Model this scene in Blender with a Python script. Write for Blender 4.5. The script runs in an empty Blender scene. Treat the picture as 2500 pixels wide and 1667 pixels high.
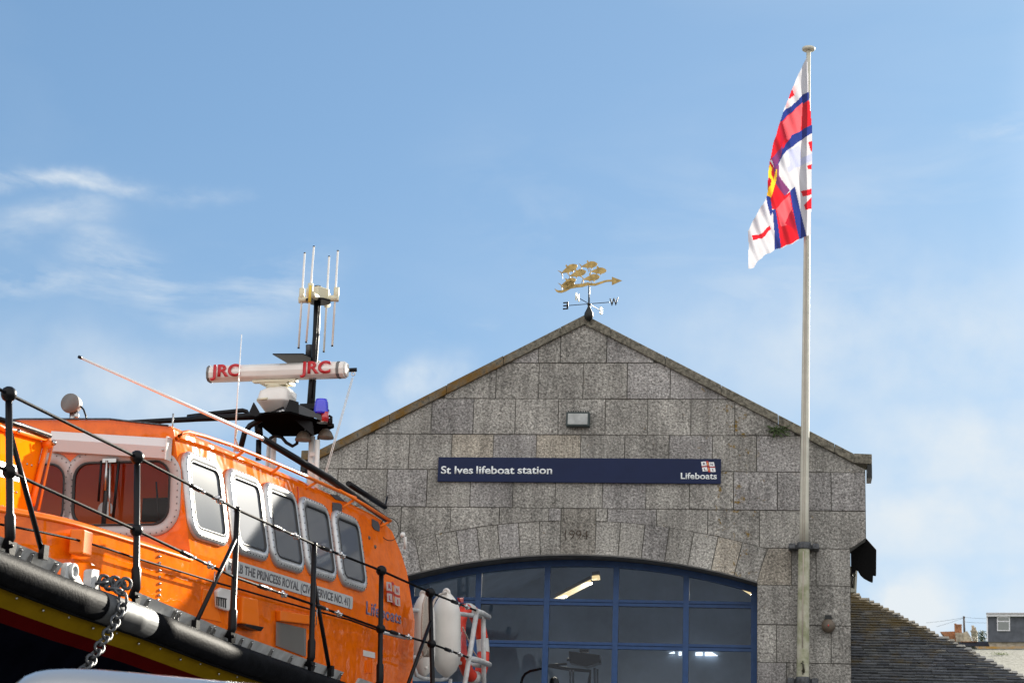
import bpy, bmesh, math, random
from mathutils import Vector, Matrix, noise
random.seed(7)
V=Vector
sc=bpy.context.scene; COL=sc.collection
# ------------------------------------------------------------------ camera
FP=4861.0; CX,CY=1250.0,833.5            # focal length in pixels of the 2500 px wide picture
Zc=V((650,18333,-FP)).normalized(); fw=V((0,0,-1))
Yc=(fw-fw.dot(Zc)*Zc).normalized(); Xc=Yc.cross(Zc)
M=Matrix((Xc,Yc,Zc)); CAM=V((0,0,1.6))
cam=bpy.data.cameras.new('camera'); camo=bpy.data.objects.new('camera',cam); COL.objects.link(camo)
camo.matrix_world=Matrix.Translation(CAM)@M.to_4x4()
cam.sensor_width=36; cam.lens=FP/2500*36; cam.clip_end=3000; cam.clip_start=.1
cam.dof.use_dof=True; cam.dof.focus_distance=21; cam.dof.aperture_fstop=7.1
sc.camera=camo
# ------------------------------------------------------------------ light
SUN_AZ,SUN_EL=math.radians(34),math.radians(20)
w=bpy.data.worlds.new('World'); sc.world=w; w.use_nodes=True
nt=w.node_tree; nt.nodes.clear()
def N(t,**k):
    n=nt.nodes.new(t)
    for a,b in k.items(): setattr(n,a,b)
    return n
out=N('ShaderNodeOutputWorld'); bg=N('ShaderNodeBackground'); sky=N('ShaderNodeTexSky',sky_type='NISHITA',sun_disc=False)
sky.sun_elevation=SUN_EL; sky.sun_rotation=SUN_AZ; sky.air_density=1.0; sky.dust_density=.7; sky.ozone_density=2.2
tc=N('ShaderNodeTexCoord'); sep=N('ShaderNodeSeparateXYZ')
mp=N('ShaderNodeMapping'); mp.inputs['Scale'].default_value=(1.0,1.0,2.6); mp.inputs['Rotation'].default_value=(.25,.32,.5)
n1=N('ShaderNodeTexNoise'); n1.inputs['Scale'].default_value=3.1; n1.inputs['Detail'].default_value=9; n1.inputs['Roughness'].default_value=.52; n1.inputs['Distortion'].default_value=.5
cr=N('ShaderNodeValToRGB'); cr.color_ramp.elements[0].position=.47; cr.color_ramp.elements[1].position=.72
n2=N('ShaderNodeTexNoise'); n2.inputs['Scale'].default_value=7; n2.inputs['Detail'].default_value=8; n2.inputs['Roughness'].default_value=.55
cr2=N('ShaderNodeValToRGB'); cr2.color_ramp.elements[0].position=.46; cr2.color_ramp.elements[1].position=.66
hz=N('ShaderNodeMapRange'); hz.inputs[1].default_value=.35; hz.inputs[2].default_value=.16; hz.clamp=True   # thicker cloud bank low down
hx=N('ShaderNodeMapRange'); hx.inputs[1].default_value=-.05; hx.inputs[2].default_value=.26; hx.inputs[3].default_value=.35; hx.inputs[4].default_value=1; hx.clamp=True
mu=N('ShaderNodeMath',operation='MULTIPLY'); mu2=N('ShaderNodeMath',operation='MULTIPLY'); ad=N('ShaderNodeMath',operation='ADD',use_clamp=True)
sc1=N('ShaderNodeMath',operation='MULTIPLY'); sc1.inputs[1].default_value=.10
base=N('ShaderNodeMath',operation='MULTIPLY_ADD'); base.inputs[1].default_value=.55; base.inputs[2].default_value=.35
mix=N('ShaderNodeMixRGB'); mix.inputs[2].default_value=(5.3,5.7,6.0,1)
hs=N('ShaderNodeHueSaturation'); hs.inputs['Saturation'].default_value=1.0; hs.inputs['Value'].default_value=1.0
L=nt.links.new
L(tc.outputs['Generated'],mp.inputs[0]); L(mp.outputs[0],n1.inputs[0]); L(mp.outputs[0],n2.inputs[0]); L(tc.outputs['Generated'],sep.inputs[0])
L(n1.outputs[0],cr.inputs[0]); L(n2.outputs[0],cr2.inputs[0]); L(sep.outputs[2],hz.inputs[0]); L(sep.outputs[0],hx.inputs[0])
L(cr.outputs[0],sc1.inputs[0]); L(hz.outputs[0],mu.inputs[0]); L(hx.outputs[0],mu.inputs[1])
L(cr2.outputs[0],base.inputs[0]); L(base.outputs[0],mu2.inputs[0]); L(mu.outputs[0],mu2.inputs[1])

FPx=4861.0
_Z=V((650,18333,-FPx)).normalized(); _f=V((0,0,-1)); _Y=(_f-_f.dot(_Z)*_Z).normalized(); _M=Matrix((_Y.cross(_Z),_Y,_Z))
def cdir(x,y): return (_M@V((x*1.0629-1250.0,833.5-y*1.0629,-FPx))).normalized()
acc=None
wn=N('ShaderNodeTexNoise'); wn.inputs['Scale'].default_value=7; wn.inputs['Detail'].default_value=6; wn.inputs['Roughness'].default_value=.6; L(tc.outputs['Generated'],wn.inputs[0])
w1=N('ShaderNodeVectorMath',operation='MULTIPLY_ADD'); w1.inputs[1].default_value=(.08,.08,.05); w1.inputs[2].default_value=(-.04,-.04,-.025); L(wn.outputs['Color'],w1.inputs[0])
w2=N('ShaderNodeVectorMath',operation='ADD'); L(w1.outputs[0],w2.inputs[0]); L(tc.outputs['Generated'],w2.inputs[1]); WARP=w2.outputs[0]
nz=N('ShaderNodeTexNoise'); nz.inputs['Scale'].default_value=11; nz.inputs['Detail'].default_value=9; nz.inputs['Roughness'].default_value=.6; nz.inputs['Distortion'].default_value=.4
mpz=N('ShaderNodeMapping'); mpz.inputs['Scale'].default_value=(1,1,3.2); mpz.inputs['Rotation'].default_value=(0,-.22,0); L(tc.outputs['Generated'],mpz.inputs[0]); L(mpz.outputs[0],nz.inputs[0])
nz2=N('ShaderNodeTexNoise'); nz2.inputs['Scale'].default_value=16; nz2.inputs['Detail'].default_value=9; nz2.inputs['Roughness'].default_value=.55; L(tc.outputs['Generated'],nz2.inputs[0])
for (xa,ya,xb,yb,hw,amp,soft,lo,hi) in (
    (-60,428,330,462,21,1.0,0,.36,.60),(300,462,560,452,20,.42,0,.40,.66),(-60,545,260,500,40,.55,0,.38,.66),
    (120,585,480,715,52,.85,0,.36,.64),(380,700,760,610,70,.60,0,.34,.62),(-100,650,330,690,34,.62,0,.40,.64),(-100,860,1000,960,110,.55,1,.30,.62),
    (880,905,1080,870,52,.62,1,.38,.56),(980,780,1110,760,26,.22,0,.40,.62),(1040,470,1900,560,120,.22,0,.38,.66),(1560,600,2500,760,110,.40,0,.36,.64),
    (2180,290,2420,300,32,.42,0,.40,.62),(1500,760,2600,820,210,.62,1,.22,.62),(1250,560,2400,420,170,.25,0,.34,.66),(1900,1050,2700,1000,150,.65,1,.25,.6),(1960,1400,2230,1390,85,.95,1,.34,.56),(1900,1180,2500,1190,120,.55,1,.30,.62),(2200,1420,2700,1440,110,.45,1,.3,.6)):
    A_c=cdir(xa,ya); B_c=cdir(xb,yb); mc=(A_c+B_c)*.5; ud=(B_c-A_c); hl=ud.length/2*1.0; ud.normalize(); vd=mc.cross(ud).normalized(); wv_=hw*1.0629/FPx
    d1=N('ShaderNodeVectorMath',operation='DOT_PRODUCT'); d1.inputs[1].default_value=ud/hl; d2=N('ShaderNodeVectorMath',operation='DOT_PRODUCT'); d2.inputs[1].default_value=vd/wv_; d3=N('ShaderNodeVectorMath',operation='DOT_PRODUCT'); d3.inputs[1].default_value=mc.normalized()
    for d_ in (d1,d2,d3): L(WARP,d_.inputs[0])
    p1=N('ShaderNodeMath',operation='SUBTRACT'); L(d1.outputs['Value'],p1.inputs[0]); p1.inputs[1].default_value=mc.dot(ud)/hl
    p2=N('ShaderNodeMath',operation='SUBTRACT'); L(d2.outputs['Value'],p2.inputs[0]); p2.inputs[1].default_value=mc.dot(vd)/wv_
    q1=N('ShaderNodeMath',operation='POWER'); q1.inputs[1].default_value=2.4 if soft else 4; ab1=N('ShaderNodeMath',operation='ABSOLUTE'); L(p1.outputs[0],ab1.inputs[0]); L(ab1.outputs[0],q1.inputs[0])
    q2=N('ShaderNodeMath',operation='MULTIPLY'); L(p2.outputs[0],q2.inputs[0]); L(p2.outputs[0],q2.inputs[1])
    q3=N('ShaderNodeMath',operation='ADD'); L(q1.outputs[0],q3.inputs[0]); L(q2.outputs[0],q3.inputs[1])
    q4=N('ShaderNodeMath',operation='MULTIPLY'); q4.inputs[1].default_value=-1; L(q3.outputs[0],q4.inputs[0])
    q5=N('ShaderNodeMath',operation='EXPONENT'); L(q4.outputs[0],q5.inputs[0])
    fr_=N('ShaderNodeMath',operation='GREATER_THAN'); fr_.inputs[1].default_value=0; L(d3.outputs['Value'],fr_.inputs[0])
    mrn=N('ShaderNodeMapRange'); mrn.inputs[1].default_value=lo; mrn.inputs[2].default_value=hi; mrn.inputs[3].default_value=0; mrn.inputs[4].default_value=amp; mrn.clamp=True; L((nz2 if soft else nz).outputs[0],mrn.inputs[0])
    t1=N('ShaderNodeMath',operation='MULTIPLY'); L(q5.outputs[0],t1.inputs[0]); L(fr_.outputs[0],t1.inputs[1])
    t2=N('ShaderNodeMath',operation='MULTIPLY'); L(t1.outputs[0],t2.inputs[0]); L(mrn.outputs[0],t2.inputs[1])
    if acc is None: acc=t2.outputs[0]
    else:
        ax_=N('ShaderNodeMath',operation='MAXIMUM'); L(acc,ax_.inputs[0]); L(t2.outputs[0],ax_.inputs[1]); acc=ax_.outputs[0]
hd=N('ShaderNodeVectorMath',operation='DOT_PRODUCT'); hd.inputs[1].default_value=(math.sin(math.radians(38))*math.cos(math.radians(17)),math.cos(math.radians(38))*math.cos(math.radians(17)),math.sin(math.radians(17))); L(tc.outputs['Generated'],hd.inputs[0])
hr=N('ShaderNodeMapRange',interpolation_type='SMOOTHSTEP'); hr.inputs[1].default_value=math.cos(math.radians(23)); hr.inputs[2].default_value=1; L(hd.outputs['Value'],hr.inputs[0])
hmx=N('ShaderNodeMixRGB'); hmx.inputs[2].default_value=(15,14.2,13.2,1)
ad0=N('ShaderNodeMath',operation='ADD'); L(sc1.outputs[0],ad0.inputs[0]); L(acc,ad0.inputs[1])
mu3=N('ShaderNodeMath',operation='MULTIPLY'); mu3.inputs[1].default_value=.55; L(mu2.outputs[0],mu3.inputs[0])
L(ad0.outputs[0],ad.inputs[0]); L(mu3.outputs[0],ad.inputs[1])

vm1=N('ShaderNodeVectorMath',operation='MULTIPLY_ADD'); vm1.inputs[1].default_value=(1/2.8,1/4.2,1/6.6); vm1.inputs[2].default_value=(1,1,1)
vm2=N('ShaderNodeVectorMath',operation='DIVIDE'); L(sky.outputs[0],vm1.inputs[0]); L(sky.outputs[0],vm2.inputs[0]); L(vm1.outputs[0],vm2.inputs[1])
vm3=N('ShaderNodeVectorMath',operation='MULTIPLY'); vm3.inputs[1].default_value=(1.24,1.48,1.57); L(vm2.outputs[0],vm3.inputs[0]); L(vm3.outputs[0],hs.inputs['Color'])
# unseen white cloud added behind the camera to brighten the facade
byr=N('ShaderNodeMapRange'); byr.inputs[1].default_value=.30; byr.inputs[2].default_value=-.35; byr.inputs[3].default_value=0; byr.inputs[4].default_value=.9; byr.clamp=True
mxb=N('ShaderNodeMixRGB'); mxb.inputs[2].default_value=(10.5,10.3,10.2,1); L(sep.outputs[1],byr.inputs[0]); L(byr.outputs[0],mxb.inputs[0]); L(hs.outputs[0],mix.inputs[1]); L(ad.outputs[0],mix.inputs[0]); L(mix.outputs[0],hmx.inputs[1]); L(hr.outputs[0],hmx.inputs[0]); L(hmx.outputs[0],mxb.inputs[1]); L(mxb.outputs[0],bg.inputs[0]); L(bg.outputs[0],out.inputs[0])
bg.inputs[1].default_value=.05
sl=bpy.data.lights.new('sun','SUN'); sl.energy=5; sl.angle=math.radians(.5); sl.color=(1,.93,.80)
slo=bpy.data.objects.new('sun',sl); COL.objects.link(slo)
sd=V((math.sin(SUN_AZ)*math.cos(SUN_EL),math.cos(SUN_AZ)*math.cos(SUN_EL),math.sin(SUN_EL)))
slo.rotation_euler=sd.to_track_quat('Z','Y').to_euler()
sc.view_settings.view_transform='Standard'; sc.view_settings.look='None'; sc.view_settings.exposure=1.6; sc.view_settings.gamma=1
sc.cycles.max_bounces=10; sc.cycles.transparent_max_bounces=16
# ------------------------------------------------------------------ picture -> place
def ray(x,y): return M@V((x-CX,CY-y,-FP)).normalized()
def onplane(x,y,P0,n):
    d=ray(x,y); return CAM+d*((P0-CAM).dot(n)/d.dot(n))
def aty(x,y,Y):
    d=ray(x,y); return CAM+d*(Y/d[1])
def atz(x,y,Z):
    d=ray(x,y); return CAM+d*((Z-1.6)/d[2])
S=2500/2352
hh=M@V((-35250,-151,-FP)); hh.z=0; H=-hh.normalized(); NF=H.cross(V((0,0,1)))    # facade: right, outward
d0=ray(1428,1200); F0=CAM+d0*(24.0/d0[1]); KS=24.0/30.5; FB=V((F0.x,F0.y,0))
def fac(x,y,dep=0):            # facade point (u, depth into the house, height)
    p=(onplane(x,y,F0-NF*dep*KS,NF)-FB)/KS; return V((p.dot(H),-p.dot(NF),p.z))
def F2(x,y,dep=0): p=fac(x,y,dep); return (p.x,p.z)
MF=Matrix((H*KS,-NF*KS,V((0,0,1))*KS)).transposed().to_4x4(); MF.translation=FB
AB=(M@V((2764-CX,CY-2051,-FP))).normalized()
QB=AB.cross(V((0,0,1))).normalized(); WB=QB.cross(AB)
d0=ray(21,963); B0=CAM+d0*(12/d0[1])
MBt=Matrix((QB,AB,WB)).transposed().to_4x4(); MBt.translation=B0
def LB(p): p=p-B0; return V((p.dot(QB),p.dot(AB),p.dot(WB)))     # boat frame: q (to port), a (aft), w (up)
def bq(x,y,q): return LB(onplane(x,y,B0+QB*q,QB))
def ba(x,y,a): return LB(onplane(x,y,B0+AB*a,AB))
def by(x,y,Y): return LB(aty(x,y,Y))
def bz(x,y,Z): return LB(atz(x,y,Z))
TH=.19
nS=(QB+TH*WB).normalized()
def bs(x,y):                                    # on the wheelhouse side above the knuckle
    p=LB(onplane(x,y,B0-QB*.5,nS))
    return p if p.z>-.5 else bq(x,y,-.405)
def sideq(wv): return -.5-TH*wv if wv>-.5 else -.405
z3=lambda x,y:(x/3.853,1260+y/3.853)
z4=lambda x,y:(480+x/3.178,1260+y/3.178)
z6=lambda x,y:(480+x/4.612,820+y/4.612)
zA=lambda x,y:(700+x/6.53,640+y/6.53)
zR=lambda x,y:(980+x/6.35,1420+y/6.35)
zF=lambda x,y:(1780+x/2.614,80+y/2.614)
zW=lambda x,y:(1300+x/7.84,600+y/7.84)
zB=lambda x,y:(2040+x/5.113,1400+y/5.113)
zH=lambda x,y:(2060+x/8.708,1290+y/8.708)
# ------------------------------------------------------------------ mesh helpers
class MB:
    def __init__(s): s.v=[]; s.f=[]; s.m=[]; s.sm=[]; s.c=[]; s.mi=0; s.tint=.5; s.smooth=False; s.cuts=[]
    def add(s,vs,fs,smooth=None):
        o=len(s.v); s.v+= [tuple(p) for p in vs]
        for f in fs: s.f.append(tuple(i+o for i in f)); s.m.append(s.mi); s.sm.append(s.smooth if smooth is None else smooth); s.c.append(s.tint)
    def box(s,x0,x1,y0,y1,z0,z1):
        s.add([(x,y,z) for z in(z0,z1) for y in(y0,y1) for x in(x0,x1)],[(0,2,3,1),(4,5,7,6),(0,1,5,4),(2,6,7,3),(0,4,6,2),(1,3,7,5)])
    def obox(s,c,a,b,d):
        c,a,b,d=V(c),V(a),V(b),V(d)
        s.add([c+a*i+b*j+d*k for k in(-1,1) for j in(-1,1) for i in(-1,1)],[(0,2,3,1),(4,5,7,6),(0,1,5,4),(2,6,7,3),(0,4,6,2),(1,3,7,5)])
    def prism(s,poly,ex):
        n=len(poly); ex=V(ex); P=[V(p) for p in poly]
        s.add(P+[p+ex for p in P],[tuple(range(n))[::-1],tuple(range(n,2*n))]+[(i,(i+1)%n,n+(i+1)%n,n+i) for i in range(n)])
    def tube(s,pts,r,n=10,caps=True):
        P=[V(p) for p in pts]; k=len(P); R=r if isinstance(r,(list,tuple)) else [r]*k
        T=[(P[min(i+1,k-1)]-P[max(i-1,0)]).normalized() for i in range(k)]
        u=T[0].orthogonal().normalized(); vs=[]
        for i in range(k):
            u=(u-u.dot(T[i])*T[i]); u=u.normalized() if u.length>1e-6 else T[i].orthogonal().normalized(); v=T[i].cross(u)
            vs+=[P[i]+(u*math.cos(2*math.pi*j/n)+v*math.sin(2*math.pi*j/n))*R[i] for j in range(n)]
        fs=[(i*n+j,i*n+(j+1)%n,(i+1)*n+(j+1)%n,(i+1)*n+j) for i in range(k-1) for j in range(n)]
        s.add(vs,fs,True)
        if caps: s.add(vs[:n],[tuple(range(n))[::-1]],False); s.add(vs[-n:],[tuple(range(n))],False)
    def lathe(s,c,ax,prof,n=20):
        c=V(c); ax=V(ax).normalized(); s.tube([c+ax*t for t,_ in prof],[max(r,1e-4) for _,r in prof],n)
    def ball(s,c,r,n=12,ax=(0,0,1),sq=1):
        k=8; pr=[(-math.cos(math.pi*i/k)*r*sq,math.sin(math.pi*i/k)*r) for i in range(k+1)]
        c=V(c); ax=V(ax).normalized(); u=ax.orthogonal().normalized(); v=ax.cross(u)
        vs=[c+ax*t+(u*math.cos(2*math.pi*j/n)+v*math.sin(2*math.pi*j/n))*rr for t,rr in pr for j in range(n)]
        s.add(vs,[(i*n+j,i*n+(j+1)%n,(i+1)*n+(j+1)%n,(i+1)*n+j) for i in range(k) for j in range(n)],True)
    def ring(s,c,nrm,R,r,n=20,m=8):
        c=V(c); nrm=V(nrm).normalized(); u=nrm.orthogonal().normalized(); v=nrm.cross(u)
        vs=[];
        for i in range(n):
            d=u*math.cos(2*math.pi*i/n)+v*math.sin(2*math.pi*i/n)
            vs+=[c+d*(R+r*math.cos(2*math.pi*j/m))+nrm*r*math.sin(2*math.pi*j/m) for j in range(m)]
        s.add(vs,[(i*m+j,i*m+(j+1)%m,((i+1)%n)*m+(j+1)%m,((i+1)%n)*m+j) for i in range(n) for j in range(m)],True)
    def split(s,name,mats,parent=None):
        """one object per piece, pieces being separated by cut()"""
        cs=s.cuts+[(len(s.v),len(s.f))]; pv=pf=0; out=[]
        for v1,f1 in cs:
            if f1>pf:
                t_=MB(); t_.v=s.v[pv:v1]; t_.f=[tuple(i-pv for i in f) for f in s.f[pf:f1]]; t_.m=s.m[pf:f1]; t_.sm=s.sm[pf:f1]; t_.c=s.c[pf:f1]; out.append(t_.build(name,mats,parent))
            pv,pf=v1,f1
        return out
    def cut(s): s.cuts.append((len(s.v),len(s.f)))
    def build(s,name,mats,parent=None,bevel=0):
        me=bpy.data.meshes.new(name); me.from_pydata(s.v,[],s.f)
        if not isinstance(mats,(list,tuple)): mats=[mats]
        for m in mats: me.materials.append(m)
        me.polygons.foreach_set('material_index',s.m); me.polygons.foreach_set('use_smooth',s.sm)
        ca=me.color_attributes.new('tint','FLOAT_COLOR','CORNER'); li=0
        for p in me.polygons:
            t=s.c[p.index]; t=t if isinstance(t,tuple) else (t,t,t)
            for l in p.loop_indices: ca.data[l].color=(*t,1)
        bm=bmesh.new(); bm.from_mesh(me); bmesh.ops.remove_doubles(bm,verts=bm.verts,dist=1e-5)
        bmesh.ops.recalc_face_normals(bm,faces=bm.faces); bm.to_mesh(me); bm.free()
        o=bpy.data.objects.new(name,me); COL.objects.link(o)
        if parent: o.parent=parent
        if bevel:
            md=o.modifiers.new('bevel','BEVEL'); md.width=bevel; md.segments=2; md.limit_method='ANGLE'; md.angle_limit=.6
        return o
def thing(name,label,cat,mat=None,group=None,kind=None,loc=None):
    o=bpy.data.objects.new(name,None); COL.objects.link(o); o.empty_display_size=.2
    if mat is not None: o.matrix_world=mat
    if loc is not None: o.location=loc
    tag(o,label,cat,group,kind); return o
def tag(o,label=None,cat=None,group=None,kind=None):
    if label: o['label']=label
    if cat: o['category']=cat
    if group: o['group']=group
    if kind: o['kind']=kind
    return o
def text_obj(name,s,size,o,ux,uy,mat,parent,ext=.002,width=None,bold=0,shear=0,mirror=False,mid=False,spacing=1.0):
    cu=bpy.data.curves.new(name,'FONT'); cu.body=s; cu.size=1; cu.extrude=0; cu.offset=bold; cu.shear=shear; cu.space_character=spacing
    t=bpy.data.objects.new(name,cu); COL.objects.link(t)
    dg=bpy.context.evaluated_depsgraph_get(); me=bpy.data.meshes.new_from_object(t.evaluated_get(dg))
    bpy.data.objects.remove(t)
    xs=[v.co.x for v in me.vertices]; ys=[v.co.y for v in me.vertices]; x0,x1=min(xs),max(xs); y0=min(ys) if mid else 0
    kx=width/(x1-x0) if width else size; ux=V(ux).normalized(); uy=V(uy).normalized(); n=ux.cross(uy); o=V(o)
    for v in me.vertices:
        x=(v.co.x-x0)*kx
        if mirror: x=(x1-x0)*kx-x
        v.co=o+ux*x+uy*(v.co.y-y0)*size
    bm=bmesh.new(); bm.from_mesh(me)
    r=bmesh.ops.extrude_face_region(bm,geom=bm.faces[:]); 
    for g in r['geom']:
        if isinstance(g,bmesh.types.BMVert): g.co+=n*ext
    bmesh.ops.recalc_face_normals(bm,faces=bm.faces); bm.to_mesh(me); bm.free()
    me.materials.clear(); me.materials.append(mat)
    ob=bpy.data.objects.new(name,me); COL.objects.link(ob); ob.parent=parent; return ob
# ------------------------------------------------------------------ materials
def mat(name,col,rough=.5,metal=0,coat=0,bump=0,bscale=30,var=0,vscale=5,spec=.5,em=None,emv=0,trans=0,alpha=1,col2=None,dist=.01,coord='Object',fn=None,vdetail=5):
    m=bpy.data.materials.new(name); m.use_nodes=True; t=m.node_tree; b=t.nodes['Principled BSDF']
    b.inputs['Base Color'].default_value=(*col,1); b.inputs['Roughness'].default_value=rough; b.inputs['Metallic'].default_value=metal
    b.inputs['Coat Weight'].default_value=coat; b.inputs['Coat Roughness'].default_value=.04; b.inputs['Specular IOR Level'].default_value=spec
    b.inputs['Transmission Weight'].default_value=trans; b.inputs['Alpha'].default_value=alpha
    if em: b.inputs['Emission Color'].default_value=(*em,1); b.inputs['Emission Strength'].default_value=emv
    tc=t.nodes.new('ShaderNodeTexCoord')
    if var or col2:
        n=t.nodes.new('ShaderNodeTexNoise'); n.inputs['Scale'].default_value=vscale; n.inputs['Detail'].default_value=vdetail; n.inputs['Roughness'].default_value=.62
        t.links.new(tc.outputs[coord],n.inputs[0])
        r=t.nodes.new('ShaderNodeValToRGB'); c2=col2 or tuple(max(0,c*(1-var)) for c in col); c1=col if col2 else tuple(c*(1+var*.5) for c in col)
        r.color_ramp.elements[0].position=.38; r.color_ramp.elements[1].position=.62
        r.color_ramp.elements[0].color=(*c2,1); r.color_ramp.elements[1].color=(*c1,1)
        t.links.new(n.outputs[0],r.inputs[0]); t.links.new(r.outputs[0],b.inputs['Base Color'])
    if bump:
        n=t.nodes.new('ShaderNodeTexNoise'); n.inputs['Scale'].default_value=bscale; n.inputs['Detail'].default_value=4
        t.links.new(tc.outputs[coord],n.inputs[0]); bp=t.nodes.new('ShaderNodeBump'); bp.inputs['Strength'].default_value=bump; bp.inputs['Distance'].default_value=dist
        t.links.new(n.outputs[0],bp.inputs['Height']); t.links.new(bp.outputs[0],b.inputs['Normal'])
        if coat: t.links.new(bp.outputs[0],b.inputs['Coat Normal'])
    if fn: fn(t,b,tc)
    return m
def granite_fn(t,b,tc):
    nd=lambda k:t.nodes.new(k); lk=t.links.new
    vc=nd('ShaderNodeVertexColor'); vc.layer_name='tint'
    n=nd('ShaderNodeTexNoise'); n.inputs['Scale'].default_value=31; n.inputs['Detail'].default_value=7; n.inputs['Roughness'].default_value=.75; lk(tc.outputs['Object'],n.inputs[0])
    r=nd('ShaderNodeValToRGB'); e=r.color_ramp.elements; e[0].position=.36; e[0].color=(.085,.083,.078,1); e[1].position=.66; e[1].color=(.66,.65,.62,1)
    x=e.new(.46); x.color=(.245,.242,.228,1); x=e.new(.56); x.color=(.37,.365,.345,1)
    lk(n.outputs[0],r.inputs[0])
    big=nd('ShaderNodeTexNoise'); big.inputs['Scale'].default_value=1.3; big.inputs['Detail'].default_value=6; lk(tc.outputs['Object'],big.inputs[0])
    mr=nd('ShaderNodeMapRange'); mr.inputs[1].default_value=.35; mr.inputs[2].default_value=.65; mr.inputs[3].default_value=.72; mr.inputs[4].default_value=1.14; lk(big.outputs[0],mr.inputs[0])
    m1=nd('ShaderNodeMixRGB'); m1.blend_type='MULTIPLY'; m1.inputs[0].default_value=1; lk(r.outputs[0],m1.inputs[1]); lk(vc.outputs[0],m1.inputs[2])
    m2=nd('ShaderNodeMixRGB'); m2.blend_type='MULTIPLY'; m2.inputs[0].default_value=1; lk(m1.outputs[0],m2.inputs[1]); lk(mr.outputs[0],m2.inputs[2])
    stm=nd('ShaderNodeMapping'); stm.inputs['Scale'].default_value=(4.5,1,.35); stn=nd('ShaderNodeTexNoise'); stn.inputs['Scale'].default_value=1.6; stn.inputs['Detail'].default_value=5; lk(tc.outputs['Object'],stm.inputs[0]); lk(stm.outputs[0],stn.inputs[0])
    stf=nd('ShaderNodeMapRange'); stf.inputs[1].default_value=.38; stf.inputs[2].default_value=.55; stf.inputs[3].default_value=.80; stf.inputs[4].default_value=1.05; lk(stn.outputs[0],stf.inputs[0]); mst=nd('ShaderNodeMath'); mst.operation='MULTIPLY'; lk(stf.outputs[0],mst.inputs[0]); lk(mr.outputs[0],mst.inputs[1]); lk(mst.outputs[0],m2.inputs[2])
    # lichen spots, thickest below the right hand verge
    li=nd('ShaderNodeTexNoise'); li.inputs['Scale'].default_value=7; li.inputs['Detail'].default_value=7; li.inputs['Roughness'].default_value=.7; lk(tc.outputs['Object'],li.inputs[0])
    sp=nd('ShaderNodeSeparateXYZ'); lk(tc.outputs['Object'],sp.inputs[0])
    d1=nd('ShaderNodeMath'); d1.operation='SUBTRACT'; d1.inputs[1].default_value=2.32; lk(sp.outputs[0],d1.inputs[0])
    d2=nd('ShaderNodeMath'); d2.operation='ABSOLUTE'; lk(d1.outputs[0],d2.inputs[0])
    d3=nd('ShaderNodeMapRange'); d3.inputs[1].default_value=0; d3.inputs[2].default_value=.7; d3.inputs[3].default_value=.10; d3.inputs[4].default_value=0; lk(d2.outputs[0],d3.inputs[0])
    ad=nd('ShaderNodeMath'); ad.operation='ADD'; lk(li.outputs[0],ad.inputs[0]); lk(d3.outputs[0],ad.inputs[1])
    lr=nd('ShaderNodeValToRGB'); lr.color_ramp.elements[0].position=.655; lr.color_ramp.elements[1].position=.72; lk(ad.outputs[0],lr.inputs[0])
    m3=nd('ShaderNodeMixRGB'); m3.inputs[2].default_value=(.23,.15,.035,1); lk(lr.outputs[0],m3.inputs[0]); lk(m2.outputs[0],m3.inputs[1]); lk(m3.outputs[0],b.inputs['Base Color'])
    bp=nd('ShaderNodeBump'); bp.inputs['Strength'].default_value=1; bp.inputs['Distance'].default_value=.03; lk(n.outputs[0],bp.inputs['Height']); lk(bp.outputs[0],b.inputs['Normal'])
GRAN=mat('granite',(.3,.3,.3),.9,fn=granite_fn,spec=.2)
MORT=mat('mortar',(.13,.125,.11),.95,var=.4,vscale=12)
def cop_fn(t,b,tc):
    nd=lambda k:t.nodes.new(k); lk=t.links.new
    n=nd('ShaderNodeTexNoise'); n.inputs['Scale'].default_value=16; n.inputs['Detail'].default_value=8; n.inputs['Roughness'].default_value=.7; lk(tc.outputs['Object'],n.inputs[0])
    r=nd('ShaderNodeValToRGB'); e=r.color_ramp.elements; e[0].position=.35; e[0].color=(.05,.048,.038,1); e[1].position=.68; e[1].color=(.27,.25,.2,1); lk(n.outputs[0],r.inputs[0])
    sp=nd('ShaderNodeSeparateXYZ'); lk(tc.outputs['Object'],sp.inputs[0])
    mr=nd('ShaderNodeMapRange'); mr.inputs[1].default_value=-.3; mr.inputs[2].default_value=-1.6; mr.inputs[3].default_value=-.16; mr.inputs[4].default_value=.10; lk(sp.outputs[0],mr.inputs[0])
    g=nd('ShaderNodeTexNoise'); g.inputs['Scale'].default_value=4; g.inputs['Detail'].default_value=9; g.inputs['Roughness'].default_value=.75; lk(tc.outputs['Object'],g.inputs[0])
    ad=nd('ShaderNodeMath'); lk(g.outputs[0],ad.inputs[0]); lk(mr.outputs[0],ad.inputs[1])
    rr=nd('ShaderNodeValToRGB'); rr.color_ramp.elements[0].position=.52; rr.color_ramp.elements[1].position=.68; lk(ad.outputs[0],rr.inputs[0])
    mx=nd('ShaderNodeMixRGB'); mx.inputs[2].default_value=(.15,.085,.022,1); lk(rr.outputs[0],mx.inputs[0]); lk(r.outputs[0],mx.inputs[1]); lk(mx.outputs[0],b.inputs['Base Color'])
    bp=nd('ShaderNodeBump'); bp.inputs['Strength'].default_value=.7; bp.inputs['Distance'].default_value=.02; lk(n.outputs[0],bp.inputs['Height']); lk(bp.outputs[0],b.inputs['Normal'])
COPE=mat('coping_stone',(.2,.2,.17),.9,fn=cop_fn,spec=.2)
SOFF=mat('lead_soffit',(.10,.10,.095),.7,var=.3,vscale=6)
NAVYP=mat('blue_frame_paint',(.022,.065,.175),.45,spec=.3,var=.12,vscale=9,bump=.1,bscale=60)
SIGN=mat('sign_navy',(.007,.015,.055),.5,spec=.2,var=.08,vscale=3)
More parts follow.
